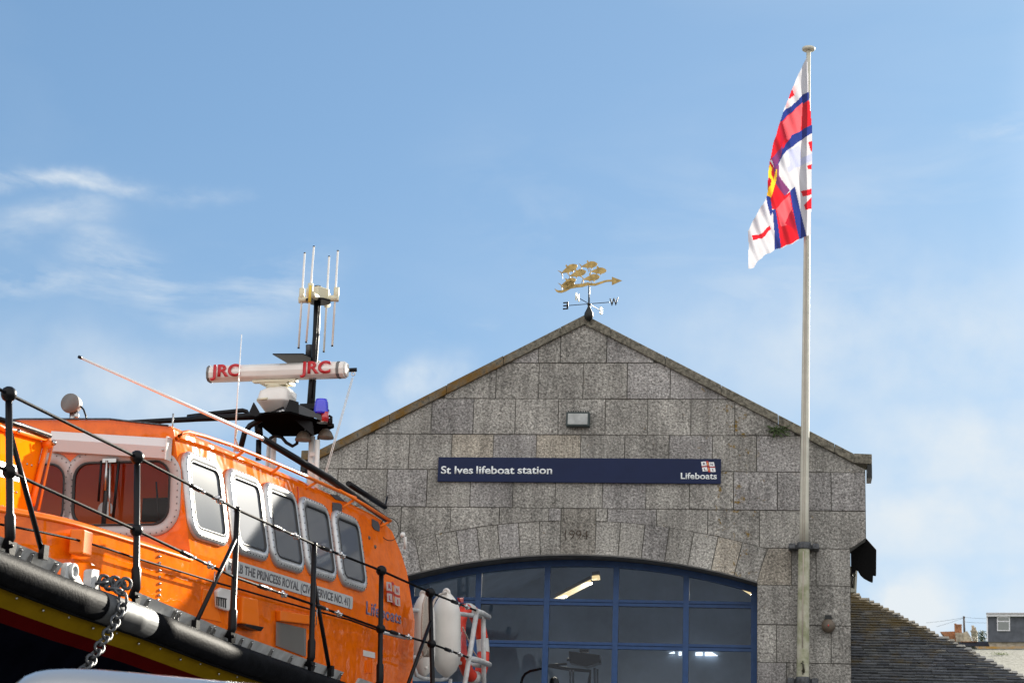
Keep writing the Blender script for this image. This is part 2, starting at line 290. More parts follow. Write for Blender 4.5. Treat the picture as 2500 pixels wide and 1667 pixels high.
LET=mat('letter_white',(.72,.76,.76),.5)
def orange_fn(t,b,tc):
    nd=lambda k:t.nodes.new(k); lk=t.links.new
    n=nd('ShaderNodeTexNoise'); n.inputs['Scale'].default_value=3.2; n.inputs['Detail'].default_value=2; n.inputs['Roughness'].default_value=.4; lk(tc.outputs['Object'],n.inputs[0])
    bp=nd('ShaderNodeBump'); bp.inputs['Strength'].default_value=.38; bp.inputs['Distance'].default_value=.04; lk(n.outputs[0],bp.inputs['Height']); lk(bp.outputs[0],b.inputs['Normal']); lk(bp.outputs[0],b.inputs['Coat Normal'])
    g=nd('ShaderNodeTexNoise'); g.inputs['Scale'].default_value=9; g.inputs['Detail'].default_value=8; g.inputs['Roughness'].default_value=.7; lk(tc.outputs['Object'],g.inputs[0])
    r=nd('ShaderNodeValToRGB'); r.color_ramp.elements[0].position=.25; r.color_ramp.elements[0].color=(.62,.104,.004,1); r.color_ramp.elements[1].position=.55; r.color_ramp.elements[1].color=(.86,.158,.004,1); lk(g.outputs[0],r.inputs[0]); lk(r.outputs[0],b.inputs['Base Color'])
ORNG=mat('orange_gloss_paint',(.78,.17,.008),.6,coat=.8,spec=.0,fn=orange_fn)
ORPL=mat('orange_gloss_plain',(.88,.18,.005),.5,spec=.1,coat=.4)
RED=mat('red_paint',(.5,.02,.012),.35,coat=.4)
YEL=mat('hull_yellow',(.20,.125,.006),.6,spec=.0,coat=.0,var=.1)
HRED=mat('hull_red',(.06,.003,.003),.6,spec=.0,coat=.0,var=.1)
HNAV=mat('hull_navy',(.0025,.003,.006),.6,spec=.0,coat=.0,var=.3)
BLK=mat('black_satin',(.005,.005,.006),.33,spec=.18,coat=.0,bump=.05,bscale=80)
RUB=mat('black_rubber',(.006,.0065,.008),.6,spec=.03,bump=.3,bscale=50,var=.4,vscale=8)
GREYP=mat('grey_deck_edge',(.48,.485,.475),.45,var=.2,vscale=10,bump=.1)
STEEL=mat('steel',(.42,.41,.40),.22,metal=1,bump=.1,bscale=40)
GALV=mat('galvanised',(.085,.09,.097),.55,metal=.6,var=.4,vscale=30,bump=.3)
ALU=mat('aluminium_frame',(.52,.53,.53),.35,metal=.55,var=.12,vscale=14,bump=.05)
WHT=mat('white_gelcoat',(.72,.70,.66),.3,coat=.4,var=.05,vscale=4)
CREAM=mat('cream_plastic',(.62,.58,.42),.4)
REDL=mat('red_letter',(.48,.014,.02),.4)
PINKG=mat('visor_white',(.62,.60,.60),.35)
DGL=mat('cabin_glass',(.02,.022,.024),.03,coat=1,spec=.8)
GLS=mat('side_glass',(.13,.145,.165),.05,metal=.0,coat=.5,spec=.4)
GASK=mat('gasket',(.01,.01,.011),.5)
BLUEL=mat('blue_beacon',(.02,.02,.62),.1,coat=1)
REDLN=mat('red_lens',(.45,.01,.02),.15,coat=1)
LENS=mat('lamp_lens',(.55,.50,.48),.12,coat=1,bump=.6,bscale=140)
GRIL=mat('grille_grey',(.16,.155,.15),.6,metal=.2)
GRIP=mat('grip_tape',(.07,.07,.075),.9,bump=.8,bscale=150)
NAMEP=mat('name_plate',(.48,.49,.48),.4,var=.05)
NAMET=mat('name_grey',(.10,.10,.11),.4)
BLET=mat('blue_letter',(.09,.06,.16),.35,coat=.5)  # blue lightened to carry the pale reflection over the boat's lettering
ROPE=mat('rope',(.42,.36,.30),.9,bump=1,bscale=60)
FEND=mat('white_fender',(.70,.68,.63),.45,var=.06,vscale=5)
LBR=mat('lifebuoy_red',(.62,.035,.012),.5,bump=.1)
GOLD=mat('weathered_gilt',(.42,.29,.09),.5,metal=.25,var=.35,vscale=12,bump=.2)
GOLDL=mat('sunlit_gilt',(.85,.78,.5),.4)  # gilt paled to show sunlight on the north and south letters
CIRON=mat('cast_iron',(.012,.014,.014),.4,spec=.3,coat=.0)
POLE=mat('flagpole_paint',(.56,.55,.46),.4,var=.12,vscale=5,coord='Object')
POLED=mat('flagpole_algae',(.42,.41,.32),.6,var=.25,vscale=5,col2=(.22,.235,.13))
BELL=mat('bell_brown',(.11,.085,.06),.55,var=.3,vscale=10)
PANE=mat('pane',(.5,.5,.5),.1)
# door glass: fresnel mix of clear tinted glass and reflection
t=PANE.node_tree; t.nodes.clear(); o_=t.nodes.new('ShaderNodeOutputMaterial'); mx=t.nodes.new('ShaderNodeMixShader'); tr=t.nodes.new('ShaderNodeBsdfTransparent'); gl=t.nodes.new('ShaderNodeBsdfGlossy'); fr=t.nodes.new('ShaderNodeFresnel')
tr.inputs[0].default_value=(.8,.83,.86,1); gl.inputs[0].default_value=(.42,.46,.52,1); gl.inputs['Roughness'].default_value=.02; fr.inputs[0].default_value=1.5
t.links.new(fr.outputs[0],mx.inputs[0]); t.links.new(tr.outputs[0],mx.inputs[1]); t.links.new(gl.outputs[0],mx.inputs[2]); t.links.new(mx.outputs[0],o_.inputs[0])
TUBE=mat('lit_tube',(1,1,1),.5,em=(1,.74,.34),emv=.36)
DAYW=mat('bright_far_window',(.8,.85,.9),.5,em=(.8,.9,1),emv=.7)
INT=mat('inside_wall',(.42,.50,.60),.9,var=.2,vscale=.7)
def slate_fn(t,b,tc):
    nd=lambda k:t.nodes.new(k); lk=t.links.new
    vc=nd('ShaderNodeVertexColor'); vc.layer_name='tint'
    n=nd('ShaderNodeTexNoise'); n.inputs['Scale'].default_value=9; n.inputs['Detail'].default_value=8; n.inputs['Roughness'].default_value=.7; lk(tc.outputs['Object'],n.inputs[0])
    r=nd('ShaderNodeValToRGB'); e=r.color_ramp.elements; e[0].position=.3; e[0].color=(.022,.024,.028,1); e[1].position=.7; e[1].color=(.10,.105,.108,1); lk(n.outputs[0],r.inputs[0])
    m1=nd('ShaderNodeMixRGB'); m1.blend_type='MULTIPLY'; m1.inputs[0].default_value=1; lk(r.outputs[0],m1.inputs[1]); lk(vc.outputs[0],m1.inputs[2]); 
    sp=nd('ShaderNodeSeparateXYZ'); lk(tc.outputs['Object'],sp.inputs[0])
    mr=nd('ShaderNodeMapRange'); mr.inputs[1].default_value=5.9; mr.inputs[2].default_value=5.0; mr.inputs[3].default_value=.01; mr.inputs[4].default_value=-.12; mr.clamp=False; lk(sp.outputs[2],mr.inputs[0])
    g=nd('ShaderNodeTexNoise'); g.inputs['Scale'].default_value=2.2; g.inputs['Detail'].default_value=9; g.inputs['Roughness'].default_value=.75; lk(tc.outputs['Object'],g.inputs[0])
    ad=nd('ShaderNodeMath'); lk(g.outputs[0],ad.inputs[0]); lk(mr.outputs[0],ad.inputs[1])
    rr=nd('ShaderNodeValToRGB'); rr.color_ramp.elements[0].position=.46; rr.color_ramp.elements[1].position=.66; lk(ad.outputs[0],rr.inputs[0])
    mx=nd('ShaderNodeMixRGB'); mx.inputs[2].default_value=(.10,.07,.02,1); lk(rr.outputs[0],mx.inputs[0]); lk(m1.outputs[0],mx.inputs[1]); lk(mx.outputs[0],b.inputs['Base Color'])
SLATE=mat('slate',(.08,.08,.09),.75,fn=slate_fn)
PSLATE=mat('pale_slate',(.22,.22,.18),.8,var=.5,vscale=3,col2=(.09,.09,.06))
LEAF=mat('leaf',(.05,.085,.02),.6,var=.5,vscale=20)
ASPH=mat('harbour_paving',(.20,.19,.175),.9,var=.3,vscale=.8,bump=.4,bscale=40)
# ------------------------------------------------------------------ ground
g=MB(); g.add([(-1500,-1500,0),(1500,-1500,0),(1500,1500,0),(-1500,1500,0)],[(0,1,2,3)])
tag(g.build('ground',ASPH),kind='structure')
g=MB(); hy=[70,110,165,200,240,320,500]; hz_=[-1,9,19.3,23.2,28,33,38]
for i in range(6):
    for j in range(8):
        xa,xb=20+j*22,42+j*22; f=lambda x,z:z*min(1,max(0,(x-20)/24))-.2
        g.add([(xa,hy[i],f(xa,hz_[i])),(xb,hy[i],f(xb,hz_[i])),(xb,hy[i+1],f(xb,hz_[i+1])),(xa,hy[i+1],f(xa,hz_[i+1]))],[(0,1,2,3)])
tag(g.build('hill',mat('hill_grass',(.07,.09,.03),.9,var=.5,vscale=.2)),kind='structure')
# ================================================================== BOATHOUSE
house=thing('boathouse','grey granite boathouse gable with an arched blue glazed doorway','building',MF)
s=lambda x,y:F2(x,y)
APX=F2(1428,772); 
uR,wE=F2(2112.5,1149)                 # right eaves corner
uC=F2(1411,1352)[0]; uA=APX[0]
uL=2*uA-uR-.0
slope=(APX[1]-.14-(wE+.02))/(uR-uA)
def roofw(u): return APX[1]-.14-slope*abs(u-uA)       # underside of the coping
JR=F2(1848,1560)[0]; JL=2*uC-JR
c0=F2(1411,1352)[1]; c1=F2(1848,1419)[1]; hwid=JR-uC; rise=c0-c1; RI=(hwid**2+rise**2)/(2*rise); cz=c0-RI
RO=RI+(F2(1411,1271)[1]-c0)
def arcw(u,R): 
    d=R*R-(u-uC)**2; return cz+math.sqrt(max(d,0))
GAP=.007
wall=MB()
def tintr():
    k=random.uniform(1.08,1.32); r=random.random()
    return (k*(1.02+.08*(r>.9)),k*(1+.02*(r>.9)),k*(.97-.06*(r>.9)+.05*(r<.2)))
def block(cols,t=None):
    """cols: list of (u, wbottom, wtop); one stone as a strip of quads with sides 2 cm deep"""
    cols=[c for c in cols if c[2]-c[1]>.004]
    if len(cols)<2: return
    wall.tint=t or tintr(); jit=random.uniform(-.012,.008)
    loop=[(u,lo) for u,lo,hi in cols]+[(u,hi) for u,lo,hi in reversed(cols)]
    n=len(loop); k=len(cols)
    fr=[(u,jit,z) for u,z in loop]; bk=[(u,.02,z) for u,z in loop]
    fs=[(i,i+1,n-2-i,n-1-i) for i in range(k-1)]
    wall.add(fr+bk,fs+[(i,(i+1)%n,n+(i+1)%n,n+i) for i in range(n)])
def course(w0,w1,us,lo=None,uLl=None,uRl=None):
    for a,b in zip(us[:-1],us[1:]):
        a+=GAP; b-=GAP; n=max(2,int((b-a)/.08)); cols=[]
        for i in range(n+1):
            u=a+(b-a)*i/n; hi=min(w1-GAP,roofw(u)); l=w0+GAP
            if lo: l=max(l,lo(u)+GAP)
            cols.append((u,l,hi))
        # roof / edge clipping
        block(cols)
def X(x,y): return F2(x,y)[0]
rows=[886.5,974,1061.5,1148,1241,1338.5,1429,1526,1618]
wr=[F2(1411,886)[1],F2(1411,973.5)[1],F2(1411,1061)[1],F2(1411,1148)[1],F2(1411,1240.3)[1]]
wr+=[F2(1990,1338.5)[1],F2(1990,1429)[1],F2(1990,1526)[1],F2(1990,1618)[1]]
while wr[-1]>.3: wr.append(wr[-1]-.57)
A_=[1315.5,1369,1481.6]; B_=[1211,1315.5,1424,1531.5,1636.5]; C_=[1053.7,1155.7,1258,1363,1477.5,1581,1686.5,1794]
D_=[896.7,998.6,1102,1203.7,1308.7,1417,1525,1633,1739,1847,1955]; E_=[823,943.5,1042,1148,1252,1356,1471,1577,1683,1791,1898,2029]
def course_px(xs,y,w0,w1,**k):
    us=[uL]+[X(x,y) for x in xs]+[uR]; course(w0,w1,us,**k)
course_px(A_,850,wr[0],APX[1],); course_px(B_,930,wr[1],wr[0]); course_px(C_,1018,wr[2],wr[1]); course_px(D_,1105,wr[3],wr[2]); course_px(E_,1195,wr[4],wr[3])
KL,KR=X(1368.6,1300),X(1454,1300)
uP=X(2078,1560); uPL=2*uA-uP
lo=lambda u:arcw(u,RO)
course(wr[5],wr[4],[uL]+[X(x,1260) for x in (765,870,979,1100,1219,1340)]+[KL],lo=lo)
course(wr[5],wr[4],[KR]+[X(x,1260) for x in (1482.6,1602.7,1728,1854,1960)]+[uR-.0],lo=lambda u: max(lo(u),wr[5]+max(0,(u-uP)/(uR-uP))*.17))
block([(u,arcw(u,RI),wr[4]-GAP) for u in [KL+GAP+(KR-KL-2*GAP)*i/4 for i in range(5)]],(1.04,1.0,.94))
# voussoirs
def vous(tA,tB):
    m=.007/RI; wall.tint=tintr(); pts=[]
    P=lambda t,R:(uC+R*math.sin(t),cz+R*math.cos(t))
    n=3; inn=[P(tA+m+(tB-tA-2*m)*i/n,RI) for i in range(n+1)]; ou=[P(tA+m+(tB-tA-2*m)*i/n,RO) for i in range(n+1)]
    j=random.uniform(-.006,.006); loop=inn+ou[::-1]; N_=len(loop)
    wall.add([(u,j,z) for u,z in loop]+[(u,.02,z) for u,z in loop],[(i,i+1,N_-2-i,N_-1-i) for i in range(n)]+[(i,(i+1)%N_,N_+(i+1)%N_,N_+i) for i in range(N_)])
tj=math.asin(hwid/RI)
for sgn in (1,-1):
    t0=abs((KR if sgn>0 else KL)-uC)/((RI+RO)/2); n=7 if sgn>0 else 8
    for i in range(n):
        a=t0+(tj-t0)*i/n; b=t0+(tj-t0)*(i+1)/n
        vous(*( (a,b) if sgn>0 else (-b,-a)))
# piers
js=[[1933,1993],[1955],[1896,2028.6],[1920]]
sk=lambda z: JR if z<c1 else JR+(z-c1)*math.tan(tj)
for i in range(5,len(wr)-1):
    w1,w0=wr[i],wr[i+1]
    for side in(1,-1):
        mids=[X(x,1500) for x in js[(i-5)%4]] if i<9 else [JR+random.uniform(.3,1.0)]
        if side<0: mids=[2*uC-m for m in mids]
        if w1>c1:
            uS=JR+GAP+(w1-c1)*math.tan(tj)
        if side>0: us=[JR]+sorted(mids)+[uP]
        else: us=[uPL]+sorted(mids)+[JL]
        for a,b in zip(us[:-1],us[1:]):
            cols=[]
            for k in range(7):
                u=a+GAP+(b-a-2*GAP)*k/6; hi=w1-GAP
                d=abs(u-uC)-hwid
                # the springer course is cut on the skew of the arch
                if d<(w1-c1)*math.tan(tj): hi=min(hi,c1-.012+max(d,0)/math.tan(tj)) if w1>c1 else hi
                if abs(u-uC)<hwid+.001 and w1>c1: hi=min(hi,c1-.012)
                cols.append((u,w0+GAP,hi))
            block(cols)
# body of the walls behind the stones: front mortar sheet with arch opening, jambs, sides, back
DEP=13.0; TK=.62
wall.mi=1; wall.tint=.5
us=[uPL+(uP-uPL)*i/60 for i in range(61)]
us=sorted(set(us+[JL,JR,uA]))
for a,b in zip(us[:-1],us[1:]):
    m=(a+b)/2
    la,lb=(arcw(a,RI),arcw(b,RI)) if JL<=m<=JR else (0,0)
    wall.add([(a,.014,la),(b,.014,lb),(b,.014,roofw(b)),(a,.014,roofw(a))],[(0,1,2,3)])
for (a,b) in ((uPL,uL),(uP,uR)):
    wall.add([(a,.014,wr[5]),(b,.014,wr[5]+.17),(b,.014,roofw(b)),(a,.014,roofw(a))],[(0,1,2,3)])
wall.mi=0; wall.tint=(.75,.75,.73)
for u,sg in ((uP,1),(uPL,-1)):
    wall.add([(u,0,0),(u,DEP,0),(u,DEP,wE-.1),(u,0,wE-.1)],[(0,1,2,3)])
for a,b in ((uP,uR),(uPL,uL)):      # kneeler underside
    wall.add([(a,0,wr[5]),(b,0,wr[5]+.17),(b,.5,wr[5]+.17),(a,.5,wr[5])],[(0,1,2,3)])
    wall.add([(b,0,wr[5]+.17),(b,.5,wr[5]+.17),(b,.5,wE),(b,0,wE)],[(0,1,2,3)])
wall.add([(uPL,DEP,0),(uP,DEP,0),(uP,DEP,wE),(uA,DEP,APX[1]-.1),(uPL,DEP,wE)],[(0,1,2,3,4)])
for u in (JL,JR): wall.add([(u,0,0),(u,TK,0),(u,TK,c1),(u,0,c1)],[(0,1,2,3)])
wall.build('wall',[GRAN,MORT],house)
so=MB(); ts=[-tj+2*tj*i/40 for i in range(41)]
for a,b in zip(ts[:-1],ts[1:]):
    P=lambda t,R,y:(uC+R*math.sin(t),y,cz+R*math.cos(t))
    so.add([P(a,RI,.022),P(b,RI,.022),P(b,RI,TK),P(a,RI,TK)],[(0,1,2,3)],True)
    so.add([P(a,RI-.0,-.004),P(b,RI,-.004),P(b,RI-.02,-.004),P(a,RI-.02,-.004)],[(0,1,2,3)]); so.add([P(a,RI-.02,-.004),P(b,RI-.02,-.004),P(b,RI-.02,.03),P(a,RI-.02,.03)],[(0,1,2,3)])
so.build('soffit',SOFF,house)
# coping stones
cp=MB(); ctop=.15
for side in(1,-1):
    xs=[1488,1623,1760.5,1900,2037,2085] if side>0 else [1363,1226,1089.5,954,820,758]
    us=[uA]+[X(x,1000) for x in xs]
    if side<0: us[-1]=min(us[-1],uL+.18)
    for k,(a,b) in enumerate(zip(us[:-1],us[1:])):
        if k==5: b=uR-.17 if side>0 else uL+.17
        ga=.003*side if k else 0; a2=a+ga; b2=b-.003*side; cp.tint=random.uniform(.8,1.1); dz=random.uniform(-.006,.006)
        st=.035
        cp.prism([(a2,-.06,roofw(a2)),(b2,-.06,roofw(b2)),(b2,-.06,roofw(b2)+ctop+dz+(st if k<5 else 0)*0),(a2,-.06,roofw(a2)+ctop+dz)],(0,.5,0))
    e0=uR-.17 if side>0 else uL+.17; e1=uR+.10 if side>0 else uL-.10
    cp.prism([(e0,-.06,roofw(e0)),(e1,-.06,roofw(e0)-.015),(e1,-.06,roofw(e0)+ctop-.01),(e0,-.06,roofw(e0)+ctop)],(0,.5,0))
cp.build('coping',COPE,house,bevel=.008)
en=MB()
for e1,sg in ((uR+.10,1),(uL-.10,-1)): en.box(min(e1,e1-.07*sg),max(e1,e1-.07*sg),-.05,.4,wE-.12,wE+.085); en.cut()
en.split('gutter',CIRON,house)
rf=MB()
for sg in(1,-1):
    e=uA+sg*(uR-uA-.16); rf.prism([(uA,.44,roofw(uA)+.02),(e,.44,roofw(e)+.02),(e,.44,roofw(e)+.10),(uA,.44,roofw(uA)+.10)],(0,DEP-.4,0))
rf.build('roof',SLATE,house)
# glazed door in the arch
DY=.60; door=MB()
mux=[1002,1168.5,1336,1504.4,1675.7]; dark=.045
mul=[X2 for X2 in (fac(x,1440,DY).x for x in mux[1:])]; mul=[m for m in mul]
hb=[fac(1500,1471,DY).z,fac(1500,1575.5,DY).z]; 
while hb[-1]>.8: hb.append(hb[-1]-.66)
R2=RI-.015
def arc2(u): return arcw(u,RI)-.0
allm=[JL+.05]+mul+[JR-.05]
if mul[0]-JL>1.2: allm=[JL+.05,mul[0]-1.06]+mul+[JR-.05]
for i,m in enumerate(allm):
    hw=.045 if 0<i<len(allm)-1 else .05
    door.box(m-hw,m+hw,DY-.03,DY+.06,0,arcw(m,RI)-.05)
for z in hb:
    for a,b in zip(allm[:-1],allm[1:]):
        a+=.045;b-=.045
        door.box(a,b,DY-.02,DY+.05,z+.006,z+.05); door.box(a,b,DY-.02,DY+.05,z-.05,z-.006); door.box(a,b,DY+.005,DY+.05,z-.006,z+.006)
for a,b in zip(ts[:-1],ts[1:]):
    P=lambda t,R,y:V((uC+R*math.sin(t),y,cz+R*math.cos(t)))
    q=[P(a,RI-.003,DY-.04),P(b,RI-.003,DY-.04),P(b,RI-.10,DY-.04),P(a,RI-.10,DY-.04)]
    door.add(q+[p+V((0,.1,0)) for p in q],[(0,1,2,3),(4,7,6,5),(3,2,6,7)])
dfr=door.build('door_frame',NAVYP,house)
zs=[0.1]+sorted(hb)+[99]
for a,b in zip(allm[:-1],allm[1:]):
    for z0,z1 in zip(zs[:-1],zs[1:]):
        z0+=.05; a1,b1=a+.045,b-.045
        cols=[(a1+(b1-a1)*i/8) for i in range(9)]
        tops=[min(z1-.05,arcw(u,RI)-.10) for u in cols]
        if max(tops)<z0+.05: continue
        p=MB(); loop=[(u,DY+.02,z0) for u in cols]+[(u,DY+.02,max(t_,z0+.001)) for u,t_ in zip(reversed(cols),reversed(tops))]
        ti=random.uniform(-.003,.003)
        loop=[(x,y+ti*(x-a1),z) for x,y,z in loop]
        p.add(loop,[tuple(range(len(loop)))]); p.build('pane',PANE,dfr)
if True:   # putty beads round the middle row of panes
    bd=MB()
    for a,b in zip(allm[:-1],allm[1:]):
        z0,z1=hb[1]+.05,hb[0]-.05; a1,b1=a+.045,b-.045
        bd.box(a1,b1,DY+.006,DY+.014,z1-.008,z1); bd.box(a1,b1,DY+.006,DY+.014,z0,z0+.008)
        bd.box(b1-.008,b1,DY+.006,DY+.014,z0+.008,z1-.008); bd.box(a1,a1+.008,DY+.006,DY+.014,z0+.008,z1-.008)
    bd.build('glazing_bead',GALV,dfr)
# inside of the hall
it=MB(); x0,x1=uPL+.3,uP-.3
it.add([(x0,.7,.01),(x1,.7,.01),(x1,DEP-.3,.01),(x0,DEP-.3,.01)],[(0,1,2,3)])
it.add([(x0,.7,0),(x0,DEP-.3,0),(x0,DEP-.3,7.4),(x0,.7,7.4)],[(0,1,2,3)]); it.add([(x1,.7,0),(x1,DEP-.3,0),(x1,DEP-.3,7.4),(x1,.7,7.4)],[(0,1,2,3)])
it.add([(x0,DEP-.3,0),(x1,DEP-.3,0),(x1,DEP-.3,7.4),(uA,DEP-.3,9.3),(x0,DEP-.3,7.4)],[(0,1,2,3,4)])
for xx in (x0,x1): it.add([(xx,.5,7.4),(uA,.5,9.3),(uA,DEP-.3,9.3),(xx,DEP-.3,7.4)],[(0,1,2,3)])
it.build('interior_wall',INT,house)
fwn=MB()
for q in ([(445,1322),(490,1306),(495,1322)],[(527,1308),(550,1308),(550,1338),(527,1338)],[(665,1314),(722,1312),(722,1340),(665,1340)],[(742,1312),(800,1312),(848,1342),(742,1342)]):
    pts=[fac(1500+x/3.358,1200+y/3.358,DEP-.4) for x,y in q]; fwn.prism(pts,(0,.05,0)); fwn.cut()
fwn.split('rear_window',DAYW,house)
y94=text_obj('date_carving','1994',.21,fac(1379,1316)+V((0,-.009,0)),(1,0,0),(0,0,1),mat('date_bronze',(.17,.11,.07),.8),house,ext=-.0,width=.36,bold=-.022)
# ceiling strip lights
def strip(p0,p1,dep,label):
    a=fac(*p0,dep); b=fac(*p1,dep); d=(b-a); t_=thing('strip_light',label,'light',MF@Matrix.Translation(a),group='strip lights inside the boathouse')
    m=MB(); n_=V((0,1,0)); up=d.normalized().cross(n_); m.obox(d/2,d/2,n_*.07,up*.035); m.build('tube',TUBE,t_)
    h_=MB(); h_.obox(d/2+V((0,0,.08)),d/2*.98,n_*.09,up*.03); h_.build('housing',GRIL,t_); la=bpy.data.lights.new('strip_lamp','AREA'); la.energy=8; la.size=.3; la.color=(1,.9,.75); lo_=bpy.data.objects.new('lamp',la); COL.objects.link(lo_); lo_.parent=t_; lo_.location=d/2-V((0,0,.1))
strip((1356,1465),(1444,1419.5),7,'long lit strip light sloping up behind the upper middle pane')
strip((1446,1411),(1464,1409),7,'short lit strip light at the ridge, just above the long sloping one')
strip((1309,1379.5),(1328,1378),5,'small lit strip light at the top edge of the pane left of the keystone')
strip((1797,1423),(1841,1450),4,'lit strip light sloping down behind the top right corner pane')
# dark mast frame of another boat inside
zI=lambda x,y:(1240+x/7.35,1580+y/7.35)
inm=thing('indoor_boat_mast','black folding mast frame of a second boat behind the door glass','boat mast',MF@Matrix.Translation(fac(1430,1640,4)))
o_=fac(1430,1640,4)
I=lambda x,y,dp=4:fac(*zI(x,y),dp)-o_
m=MB(); m.prism([I(1090,60),I(1650,130),I(1650,260),I(1400,340),I(1110,270)],(0,.35,0)); m.tube([I(1060,210),I(1120,215)],.03); m.tube([I(1640,250),I(1670,250)],.03)
m.box(*(lambda a,b:(a.x,b.x,-.05,.1,b.z,a.z))(I(1290,30),I(1450,80))); m.build('instrument_platform',BLK,inm)
m=MB(); m.tube([I(720,315),I(1060,290)],.022); m.tube([I(720,325),I(1090,385),I(1480,420),I(1455,640),I(1440,1500)],.03); m.tube([I(240,1400),I(240,620),I(265,540),I(310,470),I(400,420),I(590,380),I(720,320)],.022)
m.build('black_tube_frame',BLK,inm)
m=MB()
for xx,yt in((1118,420),(1170,410),(1555,360),(1607,385)): m.tube([I(xx,yt),I(xx+12,1500)],.018)
for xx in(1118,1170): m.ball(I(xx,415),.028)
m.build('steel_legs',STEEL,inm)
m=MB(); m.tube([I(835,1400),I(835,700),I(830,560),I(826,525)],[.10,.10,.07,.02],16); m.build('dome_aerial',BLK,inm)
# ------------------------------------------------------------------ sign
sg=thing('station_sign','long navy sign board with white words across the gable','sign',MF@Matrix.Translation(fac(1414,1148)))
so_=fac(1414,1148); sx0=F2(1069,1145,-.05)[0]-so_.x; sx1=F2(1760,1150,-.05)[0]-so_.x; st=F2(1414,1117.5,-.05)[1]-so_.z; sb=F2(1414,1177.5,-.05)[1]-so_.z
m=MB(); m.box(sx0,sx1,-.05,-.01,sb,st); bo=m.build('board',SIGN,sg,bevel=.004)
def G(x,y): p=fac(x,y,-.05)-so_; return V((p.x,-.051,p.z))
zS=lambda x,y:(1040+x/3.095,1090+y/3.095)
def stext(nm,txt,x0,x1,yb,hc,parent,bold=.012,matx=LET):
    a=G(*zS(x0,yb)); b=G(*zS(x1,yb)); 
    return text_obj(nm,txt,hc/.7,V((a.x,a.y,a.z)),(1,0,0),(0,0,1),matx,parent,ext=.003,width=b.x-a.x,bold=bold)
hcap=(G(*zS(130,143))-G(*zS(130,200))).z
for wd,xa,xb in (('St',113,188),('Ives',216,355),('lifeboat',380,668),('station',692,953)): stext('lettering',wd,xa,xb,203,hcap*.98,sg,bold=.018)
stext('lettering','Lifeboats',1925,2198,243,hcap*.80,sg,bold=.018)
WH=mat('emblem_white',(.75,.75,.76),.5); RD=mat('emblem_red',(.45,.02,.02),.5); OR=mat('emblem_gold',(.62,.25,.08),.5)
def emblem(parent,f,n_,lw=None,wh=None):
    """four white flag quarters with red letters, red cross bars and a gold crown and anchor; f maps 0..1 to the surface"""
    m=MB()
    def wav(x,y): return f(x+.13*(1-y),y+.04*math.sin(x*6.3))
    for (xa,xb,ya,yb) in((0,.36,.56,1),(.56,.93,.56,1),(0,.36,0,.42),(.56,.93,0,.42)):
        k=6; lo_=[wav(xa+(xb-xa)*i/k,ya) for i in range(k+1)]; hi_=[wav(xa+(xb-xa)*i/k,yb) for i in range(k+1)]
        m.prism(lo_+hi_[::-1],n_*.003)
    m.build('emblem_quarter',wh or WH,parent)
    m=MB()
    for xa,xb in((-.02,.36),(.56,.96)):
        k=5; m.prism([wav(xa+(xb-xa)*i/k,.45) for i in range(k+1)]+[wav(xa+(xb-xa)*i/k,.53) for i in range(k,-1,-1)],n_*.004)
    for a0,a1 in((-.08,.47),(.51,1.08)):
        m.prism([wav(.38,a0+.02),wav(.54,a0),wav(.54,a1),wav(.38,a1)],n_*.0035)
    m.build('emblem_cross',RD,parent)
    m=MB(); m.prism([wav(.42,.12),wav(.46,.0),wav(.5,.12),wav(.51,.3),wav(.46,.42),wav(.41,.3)],n_*.006); m.prism([wav(.41,.6),wav(.51,.6),wav(.53,.85),wav(.46,.95),wav(.39,.85)],n_*.006); m.build('emblem_anchor',OR,parent)
    for ch,x,y in(('R',.12,.66),('N',.66,.66),('L',.12,.08),('I',.72,.08)):
        a=wav(x,y); b=wav(x+.17,y); c_=wav(x,y+.24)
        text_obj('emblem_letter',ch,(c_-a).length/.72,a+n_*.003,(b-a),(c_-a),lw or RD,parent,ext=.002,width=(b-a).length*(.35 if ch=='I' else 1),bold=.02)
def fs_(x,y):
    a=G(*zS(2078,188)); b=G(*zS(2183,188)); c_=G(*zS(2078,115)); return a+(b-a)*x+(c_-a)*y
emblem(sg,fs_,V((0,-1,0)),SIGN)
# ------------------------------------------------------------------ floodlight and bell
fl=thing('floodlight','square floodlight fixed to the gable above the sign','floodlight',MF@Matrix.Translation(fac(1413,1028)))
m=MB(); hw,hh_=.185,.115; m.box(-hw,hw,-.16,-.03,-hh_,hh_); bb=m.build('housing',mat('lamp_green_black',(.02,.035,.035),.5),fl,bevel=.012)
m=MB(); m.box(-hw+.03,hw-.03,-.168,-.161,-hh_+.03,hh_-.03); m.build('lens',mat('flood_glass',(.32,.34,.33),.2,coat=.5,var=.2,vscale=6),fl)
m=MB(); 
for i in range(9): m.box(-hw+.03+i*.038,-hw+.045+i*.038,-.15,-.05,hh_+.001,hh_+.02)
m.box(-.05,.05,-.03,.0,-.05,.05); m.build('cooling_fin',CIRON,fl)
be=thing('alarm_bell','round brown alarm bell on the right hand stone pier','bell',MF@Matrix.Translation(fac(2022,1529)))
m=MB(); m.lathe((0,-.12,0),(0,1,0),[(-.045,.0),(-.043,.04),(-.03,.08),(0,.1),(.03,.105),(.032,.0)],24); m.build('gong',BELL,be)
m=MB(); m.box(-.05,.05,-.11,0,.10,.16); m.box(-.03,.03,-.085,0,-.06,.10); m.build('bracket',CIRON,be)
m=MB(); m.ball((0,-.168,0),.012); m.build('bolt',RED,be)
